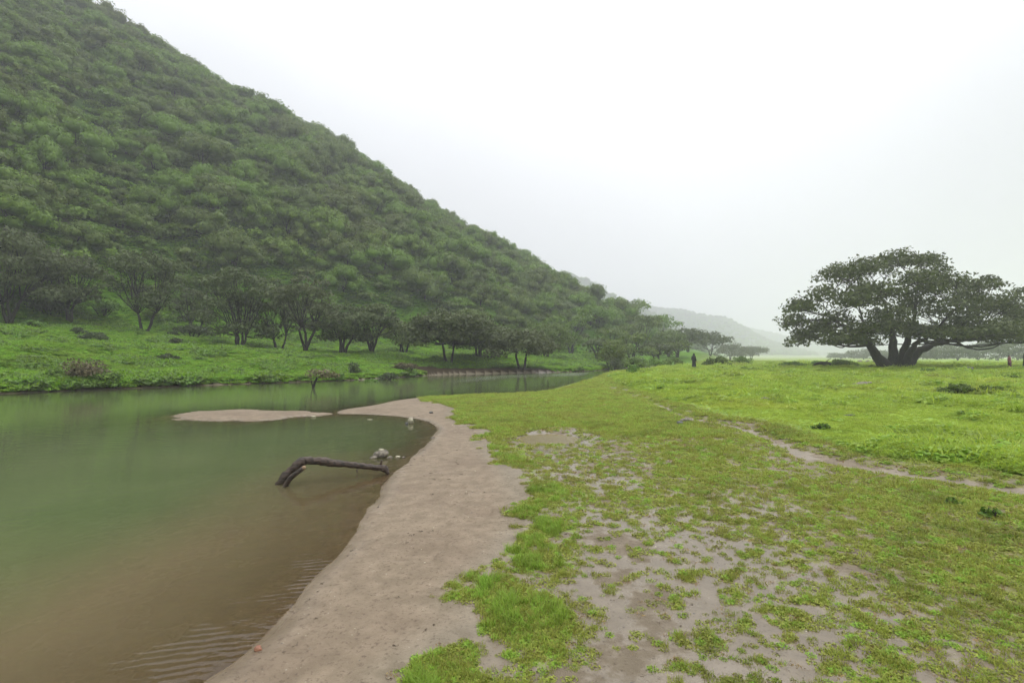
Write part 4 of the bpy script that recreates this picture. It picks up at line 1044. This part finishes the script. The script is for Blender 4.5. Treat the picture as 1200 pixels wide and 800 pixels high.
# meadow
x, y = polar_pts(130000, 5, 130, -5, 50)
g = ground(x, y, True)
lump = fbm(x / 1.3, y / 1.3, 25, 3)
m_ = (g['mead'] > .5) & (g['dp'] > .16 + .2 * rg.random(len(x))) & (g['hill'] < 2) & (g['farw'] < .5)
x, y, lump = x[m_], y[m_], lump[m_]; g = pick(g, m_); rr_ = np.hypot(x, y)
idx = np.where(lump + .25 * (rg.random(len(x)) - .5) > .56, 3, rg.integers(0, 3, len(x)))
mk('meadow_grass', x, y, g, (.30 + 1.2 * ss(.3, .75, lump)) * rg.uniform(.45, 1.15, len(x)) * (1 + .8 * (rg.random(len(x)) > .97)) * ss(.2, 2.0, g['dp'] + .9) * np.interp(rr_, [5, 9, 30, 130], [.32, .48, .95, 2.3]) * (.45 + .55 * ss(.1, 1.6, g['dp'])), idx, mead_m)
# far bank
x, y = polar_pts(155000, 20, 110, -66, 14)
g = ground(x, y, True); c = coverage(x, y, g)
m_ = (g['farw'] > .6) & (c > .5) & (g['hill'] < 17)
x, y = x[m_], y[m_]; g = pick(g, m_); rr_ = np.hypot(x, y); lump = fbm(x / 2, y / 2, 26, 3)
idx = np.where(lump > .60, 2, rg.integers(0, 2, len(x)))
edge_b = ss(2.5, .5, g['db'])
mk('bank_grass', x, y, g, (.35 + .8 * ss(.35, .75, lump) + .25 * edge_b) * rg.uniform(.6, 1.1, len(x)) * np.interp(rr_, [22, 60, 110], [.75, 1.2, 1.8]), idx, fb_m)
# pebbles and shell bits on beach and mud
pb_m = [rock_mesh((.009, .008, .005), np.random.default_rng(700 + i), m) for i, m in enumerate((M_pale, M_rock, M_pale, M_darkrock))]
x, y = polar_pts(9000, 2.0, 12, -40, 46)
g = ground(x, y, True); c = coverage(x, y, g)
cl = fbm(x * 1.7, y * 1.7, 27, 3)
m_ = (c < .5) & (g['sd'] > .05) & (rg.random(len(x)) < ss(.45, .68, cl) * .8 + .08) & (g['farw'] < .5)
x, y = x[m_], y[m_]; g = pick(g, m_)
mk('pebbles', x, y, g, rg.uniform(.3, 1.25, len(x)) * np.interp(np.hypot(x, y), [2, 12], [.8, 1.6]), rg.integers(0, 4, len(x)), pb_m, .8)

# twigs, leaf bits and dark crumbs washed onto the beach and mud
M_debris = mat_rough('plant_debris', (.035, .022, .014), (.10, .07, .04), 30)
db_m = []
for i in range(4):
    ps_ = []
    for q in range(3 + i):
        a0 = (rg.random(3) - .5) * .03 * (1, 1, 0); d_ = (rg.random(3) - .5) * (.09, .09, .012)
        ps_.append(tube(np.array([a0, a0 + d_ * .5 + (0, 0, .004), a0 + d_]), [.0022, .0018, .001], 4))
    ps_.append(leaf_quads((rg.random((5, 3)) - .5) * (.05, .05, .004) + (0, 0, .004), np.tile([0., 0, 1], (5, 1)), .012, rg, .4))
    vv, ff_ = join(ps_); db_m.append(mesh_np('debris_mesh', vv, ff_, [M_debris]))
x, y = polar_pts(9000, 2.0, 14, -35, 46)
g = ground(x, y, True); c = coverage(x, y, g); cl = fbm(x * 2.2, y * 2.2, 33, 3)
m_ = (c < .6) & (g['sd'] > .03) & (~g['fs']) & (rg.random(len(x)) < .05 + .45 * ss(.5, .7, cl) + .3 * (g['sd'] < .2))
x, y = x[m_], y[m_]; g = pick(g, m_)
mk('debris', x, y, g, rg.uniform(.25, 1.0, len(x)) * np.interp(np.hypot(x, y), [2, 14], [.7, 1.6]), rg.integers(0, 4, len(x)), db_m, .3)

# ---------------------------------------------------------------- haze
bm_v = [(sx, sy, sz) for sx in (-3700, 3700) for sy in (-3700, 3700) for sz in (-3.2, 172)]
me = bpy.data.meshes.new('haze'); me.from_pydata(bm_v, [], [(0, 1, 3, 2), (4, 6, 7, 5), (0, 4, 5, 1), (2, 3, 7, 6), (0, 2, 6, 4), (1, 5, 7, 3)])
hz = bpy.data.objects.new('haze', me); COL.objects.link(hz)
m = bpy.data.materials.new('haze'); m.use_nodes = True; nt = m.node_tree; nt.nodes.clear()
o = nt.nodes.new('ShaderNodeOutputMaterial'); pvn = nt.nodes.new('ShaderNodeVolumePrincipled')
pvn.inputs['Color'].default_value = (.96, .97, 1, 1); pvn.inputs['Density'].default_value = HAZE_DENSITY; pvn.inputs['Anisotropy'].default_value = .2
nt.links.new(pvn.outputs[0], o.inputs['Volume']); me.materials.append(m)
tag(hz, kind='stuff')
